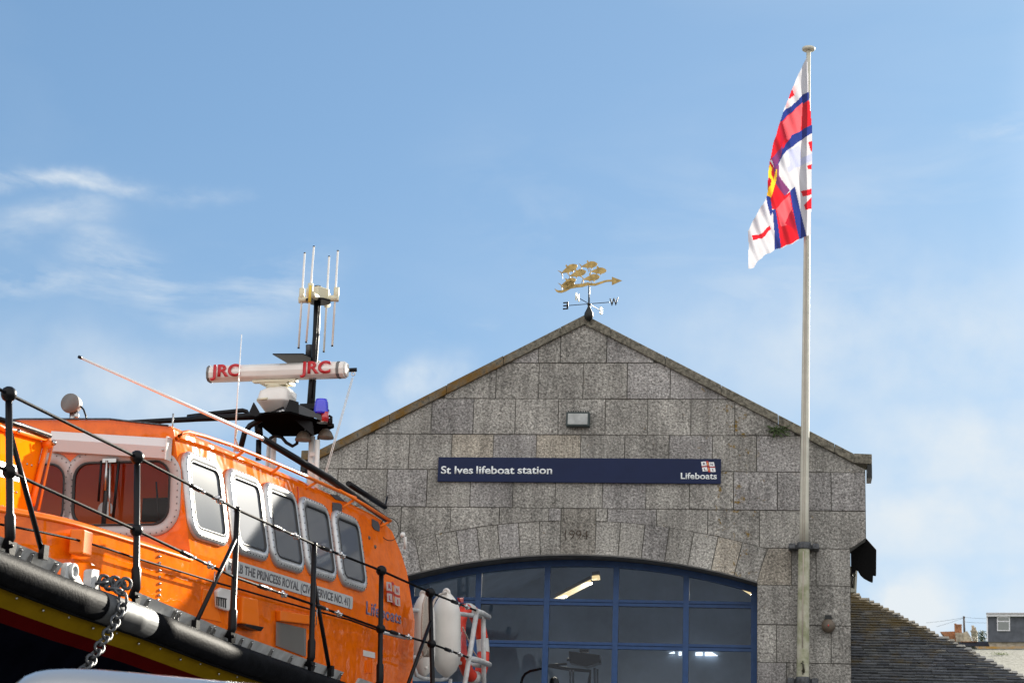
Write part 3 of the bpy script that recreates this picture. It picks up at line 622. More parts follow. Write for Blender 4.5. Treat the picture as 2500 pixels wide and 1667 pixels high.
# ------------------------------------------------------------------ fern on the coping
random.seed(3)
fe=thing('fern','small dark fern growing from the right hand coping joint','fern',MF@Matrix.Translation(fac(1893,1050)))
m=MB()
for i in range(60):
    a=random.uniform(0,6.28); L_=random.uniform(.06,.17); d=V((math.cos(a),-.5+random.uniform(-.3,.2),math.sin(a)*.6)).normalized(); b=d*random.uniform(0,.05)+V((random.uniform(-.05,.1),-.03,random.uniform(-.06,.03)))
    sd_=d.orthogonal().normalized()*.014; m.add([b,b+d*L_*.5+sd_,b+d*L_+V((0,0,-.02)),b+d*L_*.5-sd_],[(0,1,2,3)])
m.build('frond',LEAF,fe)
# ------------------------------------------------------------------ weather vane
vo=fac(1437.5,772,-.10); vane=thing('weather_vane','gilded weather vane with a shoal of fish above a curling wave','weather vane',MF@Matrix.Translation(vo))
def Wp(x,y,dp=0): return fac(*zW(x,y),-.10+dp)-vo
m=MB(); c=Wp(1078,1290); pr=[(-.13,.02),(-.09,.062),(-.04,.074),(0,.068),(.04,.05),(.08,.03),(.12,.018),(.14,.03),(.15,.032),(.165,.012)]; m.lathe((c.x,0,c.z),(0,0,1),pr); p1=Wp(1085,770); p0=Wp(1080,1110); m.tube([(p0.x,0,p0.z),(p1.x,0,p1.z)],.013); m.build('finial_post',CIRON,vane)
m=MB(); hub=V(Wp(1082,1112)); hub.y=0
ew=V((.335,-.09,0)); ns=V((-.142,-.37,0)); 
m.tube([hub-ew,hub+ew],.006); m.tube([hub-ns,hub+ns],.006); m.build('arm',CIRON,vane)
u=ew.normalized()
text_obj('direction_letter','E',.17,hub-ew*1.27+V((0,-.004,-.06)),u,(0,0,1),CIRON,vane,ext=.008,width=.09,bold=.02,mirror=True)
text_obj('direction_letter','W',.17,hub+ew*1.0+V((0,-.004,-.06)),u,(0,0,1),CIRON,vane,ext=.008,width=.15,bold=.02)
u=-ns.normalized()
text_obj('direction_letter','N',.17,hub+ns*1.2+V((0,0,-.06)),u,(0,0,1),GOLDL,vane,ext=.008,width=.12,bold=.02)
text_obj('direction_letter','S',.17,hub-ns*.95+V((0,0,-.06)),u,(0,0,1),GOLDL,vane,ext=.008,width=.10,bold=.02)
def Wz(x,y): p=Wp(x,y); return V((p.x,-.006,p.z))
def fish(tail,nose,sc_=1):
    t_=V(tail); n_=V(nose); ax=(n_-t_); Ln=ax.length; ax.normalize(); pe=V((ax.y,-ax.x))   # y down in the crop, pe points up
    if pe.y>0: pe=-pe
    up=[(0,.02),(.10,.05),(.25,.085),(.38,.11),(.36,.19),(.44,.22),(.47,.135),(.62,.15),(.78,.125),(.92,.07),(1,.0)]
    dn=[(.95,-.05),(.82,-.10),(.66,-.12),(.6,-.19),(.55,-.12),(.4,-.10),(.33,-.15),(.28,-.08),(.1,-.035),(0,-.02)]
    tl=[(-.03,-.09),(-.10,-.22),(-.075,-.06),(-.05,0),(-.13,.12),(-.16,.17),(-.03,.07)]
    pts=[t_+ax*(x*Ln)+pe*(y*Ln*sc_) for x,y in up+dn+tl]
    return [Wz(p.x,p.y) for p in pts]
for tt,nn in (((565,520),(862,372)),((945,400),(1247,345)),((1125,495),(1420,475)),((725,580),(1030,488)),((985,645),(1292,590)),((560,760),(835,640))):
    m=MB(); m.prism(fish(tt,nn,1.5),(0,.012,0)); m.build('fish',GOLD,vane)
wc=[(425,822,8),(455,862,20),(500,880,26),(560,882,28),(640,850,34),(730,790,46),(830,775,40),(950,765,38),(1060,735,36),(1100,742,30),(1200,748,27),(1300,715,26),(1400,680,22),(1460,673,22),(1525,673,22)]
m=MB(); m.prism([Wz(x,y-w_) for x,y,w_ in wc]+[Wz(x,y+w_*.7) for x,y,w_ in reversed(wc)],(0,.012,0)); m.prism([Wz(1520,595),Wz(1715,668),Wz(1520,755)],(0,.012,0))
m.prism([Wz(600,830),Wz(560,780),Wz(640,700),Wz(760,660),Wz(800,700),Wz(800,770),Wz(700,830)],(0,.011,0))
for a,b in(((1060,440),(1085,500)),((900,440),(905,480)),((760,590),(790,640)),((1120,560),(1110,590)),((1130,690),(1130,740)),((720,600),(715,650)),((960,650),(930,740)),((1250,390),(1275,440))): m.tube([Wz(*a)+V((0,.005,0)),Wz(*b)+V((0,.005,0))],.006,6)
m.build('wave_arrow',GOLD,vane)
# ------------------------------------------------------------------ flagpole
pp=.28
pb=fac(1960.4,1600,-pp); pt=fac(1973.9,128,-pp); po=V((pb.x-(pt.x-pb.x)*.49,-pp,0))
fpole=thing('flagpole','tall pale painted flagpole strapped to the right side of the gable','flagpole',MF@Matrix.Translation(po))
PL=lambda x,y,dp=-pp: fac(x,y,dp)-po
def pc(y): t_=(y-128)/(1600-128); return 1973.9+(1960.4-1973.9)*t_
m=MB(); ys=[128,400,700,1000,1240,1325]; rr=[5.6,7.0,8.4,10,11,11.4]
m.tube([PL(pc(y),y) for y in ys],[r/161 for r in rr],20); m.build('pole',POLE,fpole)
m=MB()
m.mi=0; m.tube([PL(pc(y),y) for y in (1325,1345,1600,1700)]+[V((PL(pc(1700),1700).x,0,0))],[.074,.085,.092,.094,.095],20); m.build('lower_pole',POLED,fpole)
m=MB()
for dx in(-.35,.12):
    m.tube([PL(pc(y)+dx*r*1.0,y,-pp-.02-r/161*.92) for y,r in ((200,5.8),(700,8.4),(1240,11),(1325,11.5))],.005,6)
m.tube([PL(pc(y)-1.5,y,-pp-.10) for y in(1345,1580)],.008,6)
m.build('halyard',ROPE,fpole)
m=MB(); c=PL(1973.9,120); m.lathe(c,(0,0,1),[(-.06,.035),(-.045,.04),(-.04,.0)]); m.lathe(c,(0,0,1),[(-.03,.0),(-.03,.085),(-.02,.10),(.0,.105),(.02,.10),(.03,.06),(.035,0)],28); m.build('truck',POLE,fpole)
for yy in (1332,1660):
    c=PL(pc(yy),yy); m=MB(); m.lathe(c-V((0,0,.05)),(0,0,1),[(0,.0),(0,.105),(.10,.105),(.10,0)]); m.box(c.x-.23,c.x+.23,c.y+.1,pp*1-.0+c.y-.0,c.z-.035,c.z+.035); m.box(c.x-.22,c.x-.13,c.y-.0,pp+c.y,c.z-.04,c.z+.04); m.box(c.x+.13,c.x+.22,c.y-.0,pp+c.y,c.z-.04,c.z+.04); m.build('wall_bracket',GALV,fpole,bevel=.006)
m=MB(); c=PL(*(1500+1545/3.358,1200+1440/3.358),-pp-.1); m.box(c.x-.008,c.x+.008,c.y-.01,c.y+.03,c.z-.1,c.z+.1)
for k in range(5): m.ring(c+V((0,-.012,0)),(1,.2,.15*k-.3),.05+.012*k*.5,.006,16,5)
m.build('cleat',mat('cleat_dark',(.05,.045,.025),.6),fpole)
# ------------------------------------------------------------------ flag
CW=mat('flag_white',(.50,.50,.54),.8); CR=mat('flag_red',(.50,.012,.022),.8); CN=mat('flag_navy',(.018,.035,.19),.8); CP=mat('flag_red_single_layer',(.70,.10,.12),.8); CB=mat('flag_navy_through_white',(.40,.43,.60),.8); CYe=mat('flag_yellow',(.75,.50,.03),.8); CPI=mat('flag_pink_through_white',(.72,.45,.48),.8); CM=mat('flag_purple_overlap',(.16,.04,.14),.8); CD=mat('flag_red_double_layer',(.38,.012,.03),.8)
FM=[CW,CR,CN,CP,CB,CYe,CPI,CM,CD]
for m_ in FM:      # thin cloth lets light through
    t=m_.node_tree; b=t.nodes['Principled BSDF']; c=b.inputs['Base Color'].default_value[:]; ou=t.nodes['Material Output']; tl=t.nodes.new('ShaderNodeBsdfTranslucent'); tl.inputs[0].default_value=c; mx=t.nodes.new('ShaderNodeMixShader'); mx.inputs[0].default_value=.33
    t.links.new(b.outputs[0],mx.inputs[1]); t.links.new(tl.outputs[0],mx.inputs[2]); t.links.new(mx.outputs[0],ou.inputs[0])
OUT=[(495,160),(425,310),(345,515),(320,600),(285,710),(262,820),(250,900),(243,1040),(180,1150),(120,1270),(125,1350),(120,1495),(160,1495),(190,1450),(292,1395),(480,1300),(523,1290),(525,1000),(532,640),(520,500),(508,380),(502,200)]
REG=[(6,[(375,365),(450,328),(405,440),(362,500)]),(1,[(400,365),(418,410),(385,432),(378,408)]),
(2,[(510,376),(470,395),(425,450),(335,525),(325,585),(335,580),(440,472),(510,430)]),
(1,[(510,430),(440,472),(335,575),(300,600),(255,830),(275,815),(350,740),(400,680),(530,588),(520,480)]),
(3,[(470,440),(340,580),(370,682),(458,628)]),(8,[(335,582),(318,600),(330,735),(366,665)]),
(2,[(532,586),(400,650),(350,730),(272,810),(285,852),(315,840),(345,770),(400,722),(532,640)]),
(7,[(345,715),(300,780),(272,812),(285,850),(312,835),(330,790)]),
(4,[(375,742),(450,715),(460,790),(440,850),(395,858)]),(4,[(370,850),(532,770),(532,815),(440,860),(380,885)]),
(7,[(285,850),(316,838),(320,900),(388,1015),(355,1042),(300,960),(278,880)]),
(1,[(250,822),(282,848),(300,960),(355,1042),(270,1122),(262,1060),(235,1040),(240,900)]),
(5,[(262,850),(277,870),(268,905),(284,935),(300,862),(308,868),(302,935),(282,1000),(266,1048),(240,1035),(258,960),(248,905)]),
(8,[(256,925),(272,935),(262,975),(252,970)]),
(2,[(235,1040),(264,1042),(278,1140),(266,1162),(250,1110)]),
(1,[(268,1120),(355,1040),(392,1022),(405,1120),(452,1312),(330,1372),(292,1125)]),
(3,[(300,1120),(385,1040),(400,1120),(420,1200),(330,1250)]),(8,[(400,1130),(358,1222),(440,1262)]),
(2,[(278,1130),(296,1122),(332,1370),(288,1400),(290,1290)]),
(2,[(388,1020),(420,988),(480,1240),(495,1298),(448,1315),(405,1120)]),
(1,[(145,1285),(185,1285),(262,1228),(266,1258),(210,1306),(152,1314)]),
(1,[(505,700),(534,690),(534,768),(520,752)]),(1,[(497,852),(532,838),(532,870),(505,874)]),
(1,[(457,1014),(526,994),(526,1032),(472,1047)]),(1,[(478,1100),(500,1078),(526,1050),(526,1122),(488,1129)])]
def inside(p,poly):
    x,y=p; r=False; j=len(poly)-1
    for i in range(len(poly)):
        xi,yi=poly[i]; xj,yj=poly[j]
        if (yi>y)!=(yj>y) and x<(xj-xi)*(y-yi)/(yj-yi)+xi: r=not r
        j=i
    return r
fo=fac(1973,640,-pp-.1); flag=thing('flag','limp red white and navy flag with a gold crest on the pole','flag',MF@Matrix.Translation(fo))
m=MB(); STP=4.0; idx={}; 
def fv(i,j):
    x,y=110+i*STP,156+j*STP
    p=fac(*zF(x,y),-pp-.12)-fo
    t_=(525-x)/400; d=.075*math.sin((x*.9+y*.35)*.028)+.03*math.sin((x*1.3-y*.5)*.06+1)
    p.y-=d*min(1,t_*2.2)+.0
    return p
nI=int((540-110)/STP)+1; nJ=int((1500-156)/STP)+1
Vs=[fv(i,j) for j in range(nJ+1) for i in range(nI+1)]; fcs=[];mis=[]
for j in range(nJ):
    for i in range(nI):
        c=(110+(i+.5)*STP,156+(j+.5)*STP)
        if not inside(c,OUT): continue
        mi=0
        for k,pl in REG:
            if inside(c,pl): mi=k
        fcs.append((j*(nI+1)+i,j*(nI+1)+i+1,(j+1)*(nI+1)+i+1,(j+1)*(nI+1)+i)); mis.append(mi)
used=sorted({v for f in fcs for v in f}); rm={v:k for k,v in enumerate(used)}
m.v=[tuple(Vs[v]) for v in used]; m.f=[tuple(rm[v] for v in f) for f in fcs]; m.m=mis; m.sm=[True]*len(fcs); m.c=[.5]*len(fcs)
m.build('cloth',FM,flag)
# ------------------------------------------------------------------ black canopy and dormer sliver beside the right corner
co=fac(2100,1350,.35); can=thing('canopy_hood','black scalloped hood jutting out from the right corner of the gable','canopy',MF@Matrix.Translation(co))
m=MB(); m.prism([fac(*zH(x,y),.35)-co for x,y in ((455,175),(695,445),(690,990),(625,975),(618,1132),(540,1100),(430,1040),(360,975),(305,880),(265,860),(250,930),(160,930),(150,420))],(0,.12,0)); m.build('hood',mat('canopy_black',(.006,.006,.006),.8,spec=.05,bump=.4,bscale=20),can,bevel=.01)
m=MB(); m.ring(fac(*zH(200,980),.33)-co,(0,1,0),.035,.006); m.tube([fac(*zH(x,y),.33)-co for x,y in ((165,900),(185,1050),(170,1150),(185,1250))],.012); m.build('cable',BLK,can)
do=fac(2085,1450,1.6); dw=thing('side_window','white framed side window just right of the stone pier','window',MF@Matrix.Translation(do))
m=MB(); fr_=[(175,900),(295,870),(270,1360),(150,1340)]; P_=[fac(*zH(x,y),1.6)-do for x,y in fr_]
m.prism([fac(*zH(x,y),1.6)-do for x,y in((250,850),(292,850),(268,1370),(225,1360))],(0,.1,0)); m.prism([fac(*zH(x,y),1.58)-do for x,y in((140,1255),(268,1285),(268,1340),(140,1340))],(0,.1,0)); m.build('frame',mat('off_white',(.45,.45,.38),.6),dw)
m=MB(); m.prism([fac(*zH(x,y),1.66)-do for x,y in((120,800),(250,800),(250,1360),(120,1360))],(0,.02,0)); m.build('pane',PSLATE,dw)
# ------------------------------------------------------------------ annexe with a scantle slate roof
annex=thing('annexe','low annexe with a mossy dark slate roof right of the boathouse','building',MF)
PT=math.radians(28); y0=2.0
n_p=V((0,-math.sin(PT),math.cos(PT)))             # roof normal in the facade frame
base_=fac(2077,1446,y0+2.4)                         # a point on the upper edge
def onroof(x,y):
    # intersection with the roof plane through base_
    d=MF.to_3x3().inverted()@ray(x,y); c_=MF.inverted()@CAM; t_=(base_-c_).dot(n_p)/d.dot(n_p); return c_+d*t_
e0=onroof(2077,1446); e1=onroof(2500,1655); ed=(e1-e0); up_=V((0,math.cos(PT),math.sin(PT)))
def RT(p): return ((p-base_).x,(p-base_).dot(up_))
r0=RT(e0); r1=RT(e1); k_=(r1[1]-r0[1])/(r1[0]-r0[0])
def edge_u(v): return r0[0]+(v-r0[1])/k_
m=MB(); EX=.115; v=r0[1]+.6; row=0; bottom=RT(onroof(2300,1700))[1]-1.2
while v>bottom:
    x=-1.2+random.uniform(-.2,0); xe=edge_u(v); 
    while x<xe:
        wd=random.uniform(.14,.34); xb=min(x+wd,xe+random.uniform(-.03,.03)); 
        if xb-x>.03:
            k=random.uniform(.55,1.35); m.tint=(k,k,k*random.uniform(.95,1.08)); th=random.uniform(.014,.024); l=EX+.05; dv=random.uniform(-.008,.008)
            a=base_+V((x+.002,0,0))+up_*(v+dv)+n_p*.004; 
            c=[a,a+V((xb-x-.004,0,0)),a+V((xb-x-.004,0,0))+up_*l,a+up_*l]
            lift=n_p*(.016+random.uniform(0,.006)); 
            m.add([c[0]+lift,c[1]+lift,c[2]-n_p*.004,c[3]-n_p*.004,c[0]+lift+n_p*th,c[1]+lift+n_p*th,c[2]+n_p*.006,c[3]+n_p*.006],[(0,1,5,4),(4,5,6,7),(0,4,7,3),(1,2,6,5),(0,3,2,1)])
        x+=wd
    v-=EX
m.build('roof',SLATE,annex)
m=MB(); q=[base_+V((-1.2,0,0))+up_*(r0[1]+.6)-n_p*.03,base_+V((edge_u(r0[1]+.6)-.02,0,0))+up_*(r0[1]+.6)-n_p*.03,base_+V((edge_u(bottom)-.02,0,0))+up_*bottom-n_p*.03,base_+V((-1.2,0,0))+up_*bottom-n_p*.03]
m.prism(q,-n_p*.08); m.build('roof_deck',MORT,annex)
m=MB(); eu=base_.x+edge_u(bottom); yb=q[3].y+.15; zb=q[3].z-.15
m.box(base_.x-1.2,eu-.3,yb,yb+.3,0,zb); m.tint=(.9,.9,.88); m.build('wall',GRAN,annex)
# ------------------------------------------------------------------ far houses on the right
def far(x,y,Y=200): return aty(*zB(x,y),Y)
def fprism(m,pts,Y,dep): m.prism([far(x,y,Y) for x,y in pts],(.3*dep,dep,0))
GW=mat('slate_hung_wall',(.085,.095,.115),.8,var=.25,vscale=1.5,bump=.3,bscale=8); TRIM=mat('white_trim',(.75,.76,.8),.5); STN=mat('rubble_stone',(.36,.31,.24),.9,var=.4,vscale=2,bump=.5,bscale=6); REND=mat('cream_render',(.55,.47,.36),.9,var=.15); BRK=mat('brick_pot',(.35,.16,.08),.9,var=.3); LICH=mat('lichened_coping',(.32,.30,.27),.9,col2=(.40,.22,.04),vscale=.8); DROOF=mat('dark_flat_roof',(.05,.055,.08),.7); PGL=mat('house_glass',(.12,.14,.13),.1,coat=1)
Y1=200
dh=thing('dormer_house','flat roofed dark grey dormer with one white window at the right edge','house',loc=far(2100,850,Y1))
def fb(par,name,mt,pts,Y,dep,bev=0):
    m=MB(); m.prism([far(x,y,Y)-par.location for x,y in pts],(.3*dep,dep,0)); return m.build(name,mt,par)
fb(dh,'wall',GW,[(1897,528),(2700,528),(2700,850),(1897,850)],Y1,12)
fb(dh,'fascia',TRIM,[(1882,495),(2720,495),(2720,530),(1882,530)],Y1-.4,13)
fb(dh,'roof',mat('lead_roof',(.5,.48,.5),.6),[(1878,484),(2725,484),(2725,495),(1878,495)],Y1-.6,13.5)
fb(dh,'corner_trim',TRIM,[(1884,531),(1899,531),(1902,842),(1888,842)],Y1-.1,.08)
wn=fb(dh,'window',TRIM,[(2014,533),(2176,533),(2178,712),(2016,712)],Y1-.12,.1)
fb(dh,'pane',PGL,[(2028,546),(2164,546),(2164,583),(2028,583)],Y1-.16,.03); fb(dh,'pane',PGL,[(2028,598),(2164,598),(2164,698),(2028,698)],Y1-.16,.03)
fb(dh,'stone_base',STN,[(1905,852),(2720,852),(2720,912),(1925,912)],Y1+.2,5)
Y2=172
ph=thing('slate_roof_house','pale lichened slate roof under a stone parapet at the right edge','house',loc=far(2100,1000,Y2))
fb(ph,'parapet',LICH,[(1735,906),(2720,903),(2720,940),(1785,940)],Y2,.5)
m=MB(); random.seed(5)
for r_ in range(26):
    yy=941+r_*15; xl=1640+(yy-940)*1.7-40; x=xl
    while x<2750:
        wd=random.uniform(14,34); k=random.uniform(.6,1.3); m.tint=(k,k,k)
        Yr=Y2-.3-r_*.75; m.prism([far(x,yy,Yr)-ph.location,far(x+wd-1.2,yy,Yr)-ph.location,far(x+wd-1.2,yy+14,Yr-.6)-ph.location,far(x,yy+14,Yr-.6)-ph.location],(0,.04,.05)); x+=wd
m.build('roof',PSLATE,ph)
ho=thing('flat_roofed_house','low dark flat roof seen between slate roof and chimneys','house',loc=far(1700,880,Y1+4)); fb(ho,'roof',DROOF,[(1530,850),(1925,843),(1925,900),(1560,905)],Y1+4,6); fb(ho,'ridge',BRK,[(1560,842),(1760,842),(1760,850),(1560,850)],Y1+3.8,.3)
Y3=240
ch=thing('gabled_house','small cream gabled house with clustered chimney pots','house',loc=far(1600,850,Y3))
fb(ch,'wall',REND,[(1585,740),(1640,712),(1715,842),(1560,845),(1505,790)],Y3,7)
fb(ch,'roof',BRK,[(1300,722),(1500,716),(1520,845),(1380,790)],Y3+1,4); fb(ch,'verge',TRIM,[(1636,706),(1644,706),(1722,842),(1712,842)],Y3-.2,.3)
ck=fb(ch,'chimney',STN,[(1490,735),(1592,735),(1590,845),(1505,845)],Y3-.4,1.5)
for i in range(4):
    m=MB(); c=far(1498+i*22,740,Y3+.3)-ch.location; m.lathe(c,(0,0,1),[(0,.14),(.1,.17),(.15,.13),(.9+.1*(i==0),.12),(.95+.1*(i==0),.16),(1.05+.1*(i==0),.15)],12); m.build('chimney_pot',BRK,ch)
c2_=thing('chimney_stack','stone chimney stack with two pots left of the grey dormer','chimney',loc=far(1725,840,Y3))
fb(c2_,'stack',STN,[(1688,712),(1760,712),(1768,840),(1700,840)],Y3,1.6); fb(c2_,'cap',STN,[(1682,705),(1764,705),(1766,718),(1682,718)],Y3-.15,1.9)
for i,(xx,tp) in enumerate(((1715,645),(1738,668))):
    m=MB(); c=far(xx,708,Y3+.7)-c2_.location; h_=(far(xx,tp,Y3+.7)-far(xx,708,Y3+.7)).z; m.lathe(c,(0,0,1),[(0,.17),(h_*.8,.14),(h_*.85,.2),(h_,.19)],12); m.build('chimney_pot',REND,c2_)
up=thing('utility_pole','thin wooden pole carrying wires behind the chimneys','utility pole',loc=far(1610,840,262))
m=MB(); m.tube([far(x,y,262)-up.location for x,y in((1613,850),(1600,528))],[.16,.12]); m.tube([far(x,y,262)-up.location for x,y in((1592,545),(1614,545))],.12); m.build('pole',mat('pole_wood',(.09,.07,.06),.9),up)
m=MB()
for a,b,sg_ in(((1600,545),(1130,612),6),((1600,550),(1260,660),4),((1605,540),(1890,558),4),((1605,600),(1890,612),3)):
    m.tube([far(a[0]+(b[0]-a[0])*k/8,a[1]+(b[1]-a[1])*k/8+sg_*math.sin(math.pi*k/8),262)-up.location for k in range(9)],.018,5)
m.build('wire',mat('wire_grey',(.12,.12,.13),.7),up)
random.seed(11)
bu=thing('bush','bushy green shrub between the chimney and grey dormer','bush',loc=far(1830,840,218))
m=MB()
for i in range(1500):
    a=random.uniform(0,6.28); r_=abs(random.gauss(0,.55)); c=V((math.cos(a)*r_*1.15,math.sin(a)*r_*.6,random.uniform(-.2,1.15)*(1-.28*r_)))
    d=V((random.gauss(0,1),random.gauss(0,1),random.gauss(0,1))).normalized(); e_=d.orthogonal().normalized(); L_=random.uniform(.05,.11); m.tint=random.random()
    m.add([c,c+d*L_+e_*.03,c+d*L_*2,c+d*L_-e_*.03],[(0,1,2,3)])
m.build('crown',LEAF,bu); m=MB(); m.tube([(0,0,-3),(0,0,.2)],.08); m.build('stem',STN,bu)
mo=thing('weed_tuft','bright green weed tuft rooted on the pale slate roof','weed',loc=far(2070,1010,Y2-4)); m=MB()
for i in range(160):
    d=V((random.gauss(0,1),-abs(random.gauss(0,.6)),abs(random.gauss(0,.8)))).normalized(); b=V((random.gauss(0,.4),0,random.gauss(0,.08))); e_=d.orthogonal().normalized()*.02; L_=random.uniform(.08,.25); m.add([b,b+d*L_*.5+e_,b+d*L_,b+d*L_*.5-e_],[(0,1,2,3)])
m.build('leaves',mat('weed_green',(.16,.22,.03),.7),mo)
# ================================================================== LIFEBOAT (frame: q to port, a aft, w up)
boat=thing('lifeboat','orange lifeboat with radar mast and row of port windows','boat',MBt)
def sheer(a): # underside of the grey toe rail
    K=[(-3.6,-.62),(-1.5,-.83),(0,-.97),(.85,-1.04),(2.0,-1.11),(3.3,-1.215),(4.86,-1.30),(5.7,-1.34),(7.2,-1.42),(9.2,-1.50)]
    for (x0,y0),(x1,y1) in zip(K[:-1],K[1:]):
        if a<=x1: return y0+(y1-y0)*(a-x0)/(x1-x0)
    return K[-1][1]
def gq(a): # plan of the gunwale
    if a>=-.2: return 0.0
    t_=(-.2-a)/3.4; return -1.95*t_**1.9
CQ=-1.95
def half(a): return gq(a)-CQ
hull=MB(); As=[-3.58,-3.3,-2.9,-2.4,-1.8,-1.2,-.6]+[i*.5 for i in range(0,19)]+[9.15]
prof=[(.0,0,0),(-.205,.0,0),(-.288,-.088,1),(-.358,-.158,2),(-.8,-.50,3),(-1.4,-.85,3),(-1.9,-1.15,3),(-2.3,-1.5,3),(-2.5,-1.9,3)]
for sgn in(1,-1):
    vs=[]
    for a in As:
        h=half(a)
        for dw,dq,_ in prof:
            hh2=max(h+dq*(h/1.95)*(1.25 if a<0 else 1),0.0); vs.append((CQ+sgn*hh2,a,sheer(a)+dw*(1 if a>-2 else max(.25,(a+3.9)/1.9))))
    k=len(prof)
    for r_ in range(k-1):
        hull.mi=[3,0,1,2,2,2,2,2,2][r_] if r_<9 else 2
        for i in range(len(As)-1):
            a0=i*k+r_; hull.add([vs[a0],vs[a0+k],vs[a0+k+1],vs[a0+1]],[(0,1,2,3)],True)
    tv=[vs[(len(As)-1)*k+r_] for r_ in range(k)]
    hull.mi=2; hull.add(tv+[(CQ,9.15,tv[0][2])],[tuple(range(k+1))])
hull.build('hull',[YEL,HRED,HNAV,RUB],boat)
dk=MB()
for i in range(len(As)-1):
    a0,a1=As[i],As[i+1]; dk.add([(gq(a0),a0,sheer(a0)+.02),(gq(a1),a1,sheer(a1)+.02),(2*CQ-gq(a1),a1,sheer(a1)+.02),(2*CQ-gq(a0),a0,sheer(a0)+.02)],[(0,1,2,3)])
dk.build('deck',mat('deck_grey',(.18,.18,.18),.9),boat)
# toe rail plates (two lengths, gap at the fairlead)
def strip_plate(a0,a1,name):
    m=MB(); n=max(2,int((a1-a0)/.4)); 
    for k in range(n):
        a,b=a0+(a1-a0)*k/n,a0+(a1-a0)*(k+1)/n
        m.add([(gq(a)-.042,a,sheer(a)+.0),(gq(b)-.042,b,sheer(b)+.0),(gq(b)+.018,b,sheer(b)+.095),(gq(a)+.018,a,sheer(a)+.095),
               (gq(a)-.06,a,sheer(a)+.0),(gq(b)-.06,b,sheer(b)+.0),(gq(b)-.005,b,sheer(b)+.095),(gq(a)-.005,a,sheer(a)+.095)],[(0,1,2,3),(3,2,6,7),(7,6,5,4)]+([(0,3,7,4)] if k==0 else [])+([(1,5,6,2)] if k==n-1 else []))
    return m.build(name,GREYP,boat)
strip_plate(-3.2,.80,'toe_rail'); strip_plate(1.92,5.75,'toe_rail'); strip_plate(6.15,9.1,'toe_rail')
m=MB()
for a in [-1.5,-.7,.28,.42,.72,2.02,2.45,2.52,3.05,3.12,3.62,3.8,4.2,4.6,5.1,5.5,5.7,6.5,7.2,7.9,8.5]:
    z=sheer(a)+.048; q=gq(a)+.019
    m.prism([(q-.022,a-.014,z-.034),(q-.022,a+.014,z-.034),(q+.001,a+.014,z+.034),(q+.001,a-.014,z+.034)],(-.02,0,0))
    for dz in(-.02,.02): m.ball((q-.012+dz*.5,a,z+dz),.008,8)
    m.cut()
m.split('bolt_plate',STEEL,boat)
def fender_part(a0,a1,r,mt,name):
    m=MB(); n=max(3,int((a1-a0)/.3)); m.tube([(gq(a)+.045,a,sheer(a)-.10) for a in [a0+(a1-a0)*i/n for i in range(n+1)]],r,24); return m.build(name,mt,boat)
fender_part(-3.4,1.22,.098,RUB,'rubbing_fender'); fender_part(1.22,1.93,.104,mat('scuffed_steel',(.085,.09,.095),.6,metal=.85,var=.25,vscale=8,bump=.2,bscale=9),'fender_sleeve'); fender_part(1.93,9.1,.098,RUB,'rubbing_fender')
m=MB()
for dz,dq in((-.03,.09),(-.155,.085),(-.185,.06),(-.205,.035)):
    m.tube([(gq(a)+.045+dq-.04,a,sheer(a)+dz) for a in [-3+.5*i for i in range(25)]],.009,6)
m.build('rubber_rib',RUB,boat)
m=MB()
for k in range(28): a=-1+.33*k; m.ball((gq(a)-.015,a,sheer(a)-.225-.012*math.sin(k*3)),.011,8); m.cut()
m.split('hull_bolt',STEEL,boat)
# chock, fairlead
m=MB(); qc=.03; pts=[bq(*z3(x,y),qc) for x,y in((630,440),(665,432),(700,455),(740,545),(800,665),(600,592),(615,560))]; m.prism(pts,(-.04,0,0)); c=bq(*z3(690,520),qc+.005); m.ring(c,(1,0,0),.042,.016,18); m.lathe(c,(1,0,0),[(-.02,.0),(-.02,.03),(.002,.03),(.003,0)]); m.build('fairlead_chock',GREYP,boat,bevel=.005)
m=MB(); pts=[bq(*z3(x,y),-.04) for x,y in((845,700),(862,510),(880,495),(935,505),(935,620),(955,700),(970,760),(820,740))]; m.prism(pts,(-.06,0,0)); m.build('cleat_post',GREYP,boat,bevel=.006)
# ---- foredeck trunk
def tq(a): 
    K=[(-1.6,-1.95),(-1.2,-1.45),(-.4,-1.10),(.4,-.86),(1.0,-.66),(1.4,-.52),(1.7,-.445),(2.05,-.408),(3.6,-.405)]
    for (x0,y0),(x1,y1) in zip(K[:-1],K[1:]):
        if a<=x1: return y0+(y1-y0)*(a-x0)/(x1-x0)
    return -.405
def tw(a):
    K=[(-1.6,-.62),(0,-.50),(.8,-.50),(1.6,-.50),(2.07,-.51),(3.6,-.515)]
    for (x0,y0),(x1,y1) in zip(K[:-1],K[1:]):
        if a<=x1: return y0+(y1-y0)*(a-x0)/(x1-x0)
    return K[-1][1]
m=MB(); ta=[-1.6,-1.4,-1.2,-.8,-.4,0,.4,.7,1.0,1.2,1.4,1.55,1.7,1.85,2.05,2.5,3.0,3.5]
ring_=lambda a:[(tq(a)+.0,a,sheer(a)+.02),(tq(a),a,tw(a)-.05),(tq(a)-.012,a,tw(a)-.018),(tq(a)-.05,a,tw(a)),(min(tq(a)-.35,-1.0) if a>-.8 else CQ,a,tw(a)+.03),(CQ,a,tw(a)+.05)]
for a0,a1 in zip(ta[:-1],ta[1:]):
    r0_,r1_=ring_(a0),ring_(a1)
    for k in range(5): m.add([r0_[k],r1_[k],r1_[k+1],r0_[k+1]],[(0,1,2,3)],True)
    mir=lambda p:(2*CQ-p[0],p[1],p[2])
    for k in range(5): m.add([mir(r0_[k]),mir(r1_[k]),mir(r1_[k+1]),mir(r0_[k+1])],[(0,1,2,3)],True)
m.build('foredeck_casing',ORNG,boat)
m=MB()   # ledge along the casing top
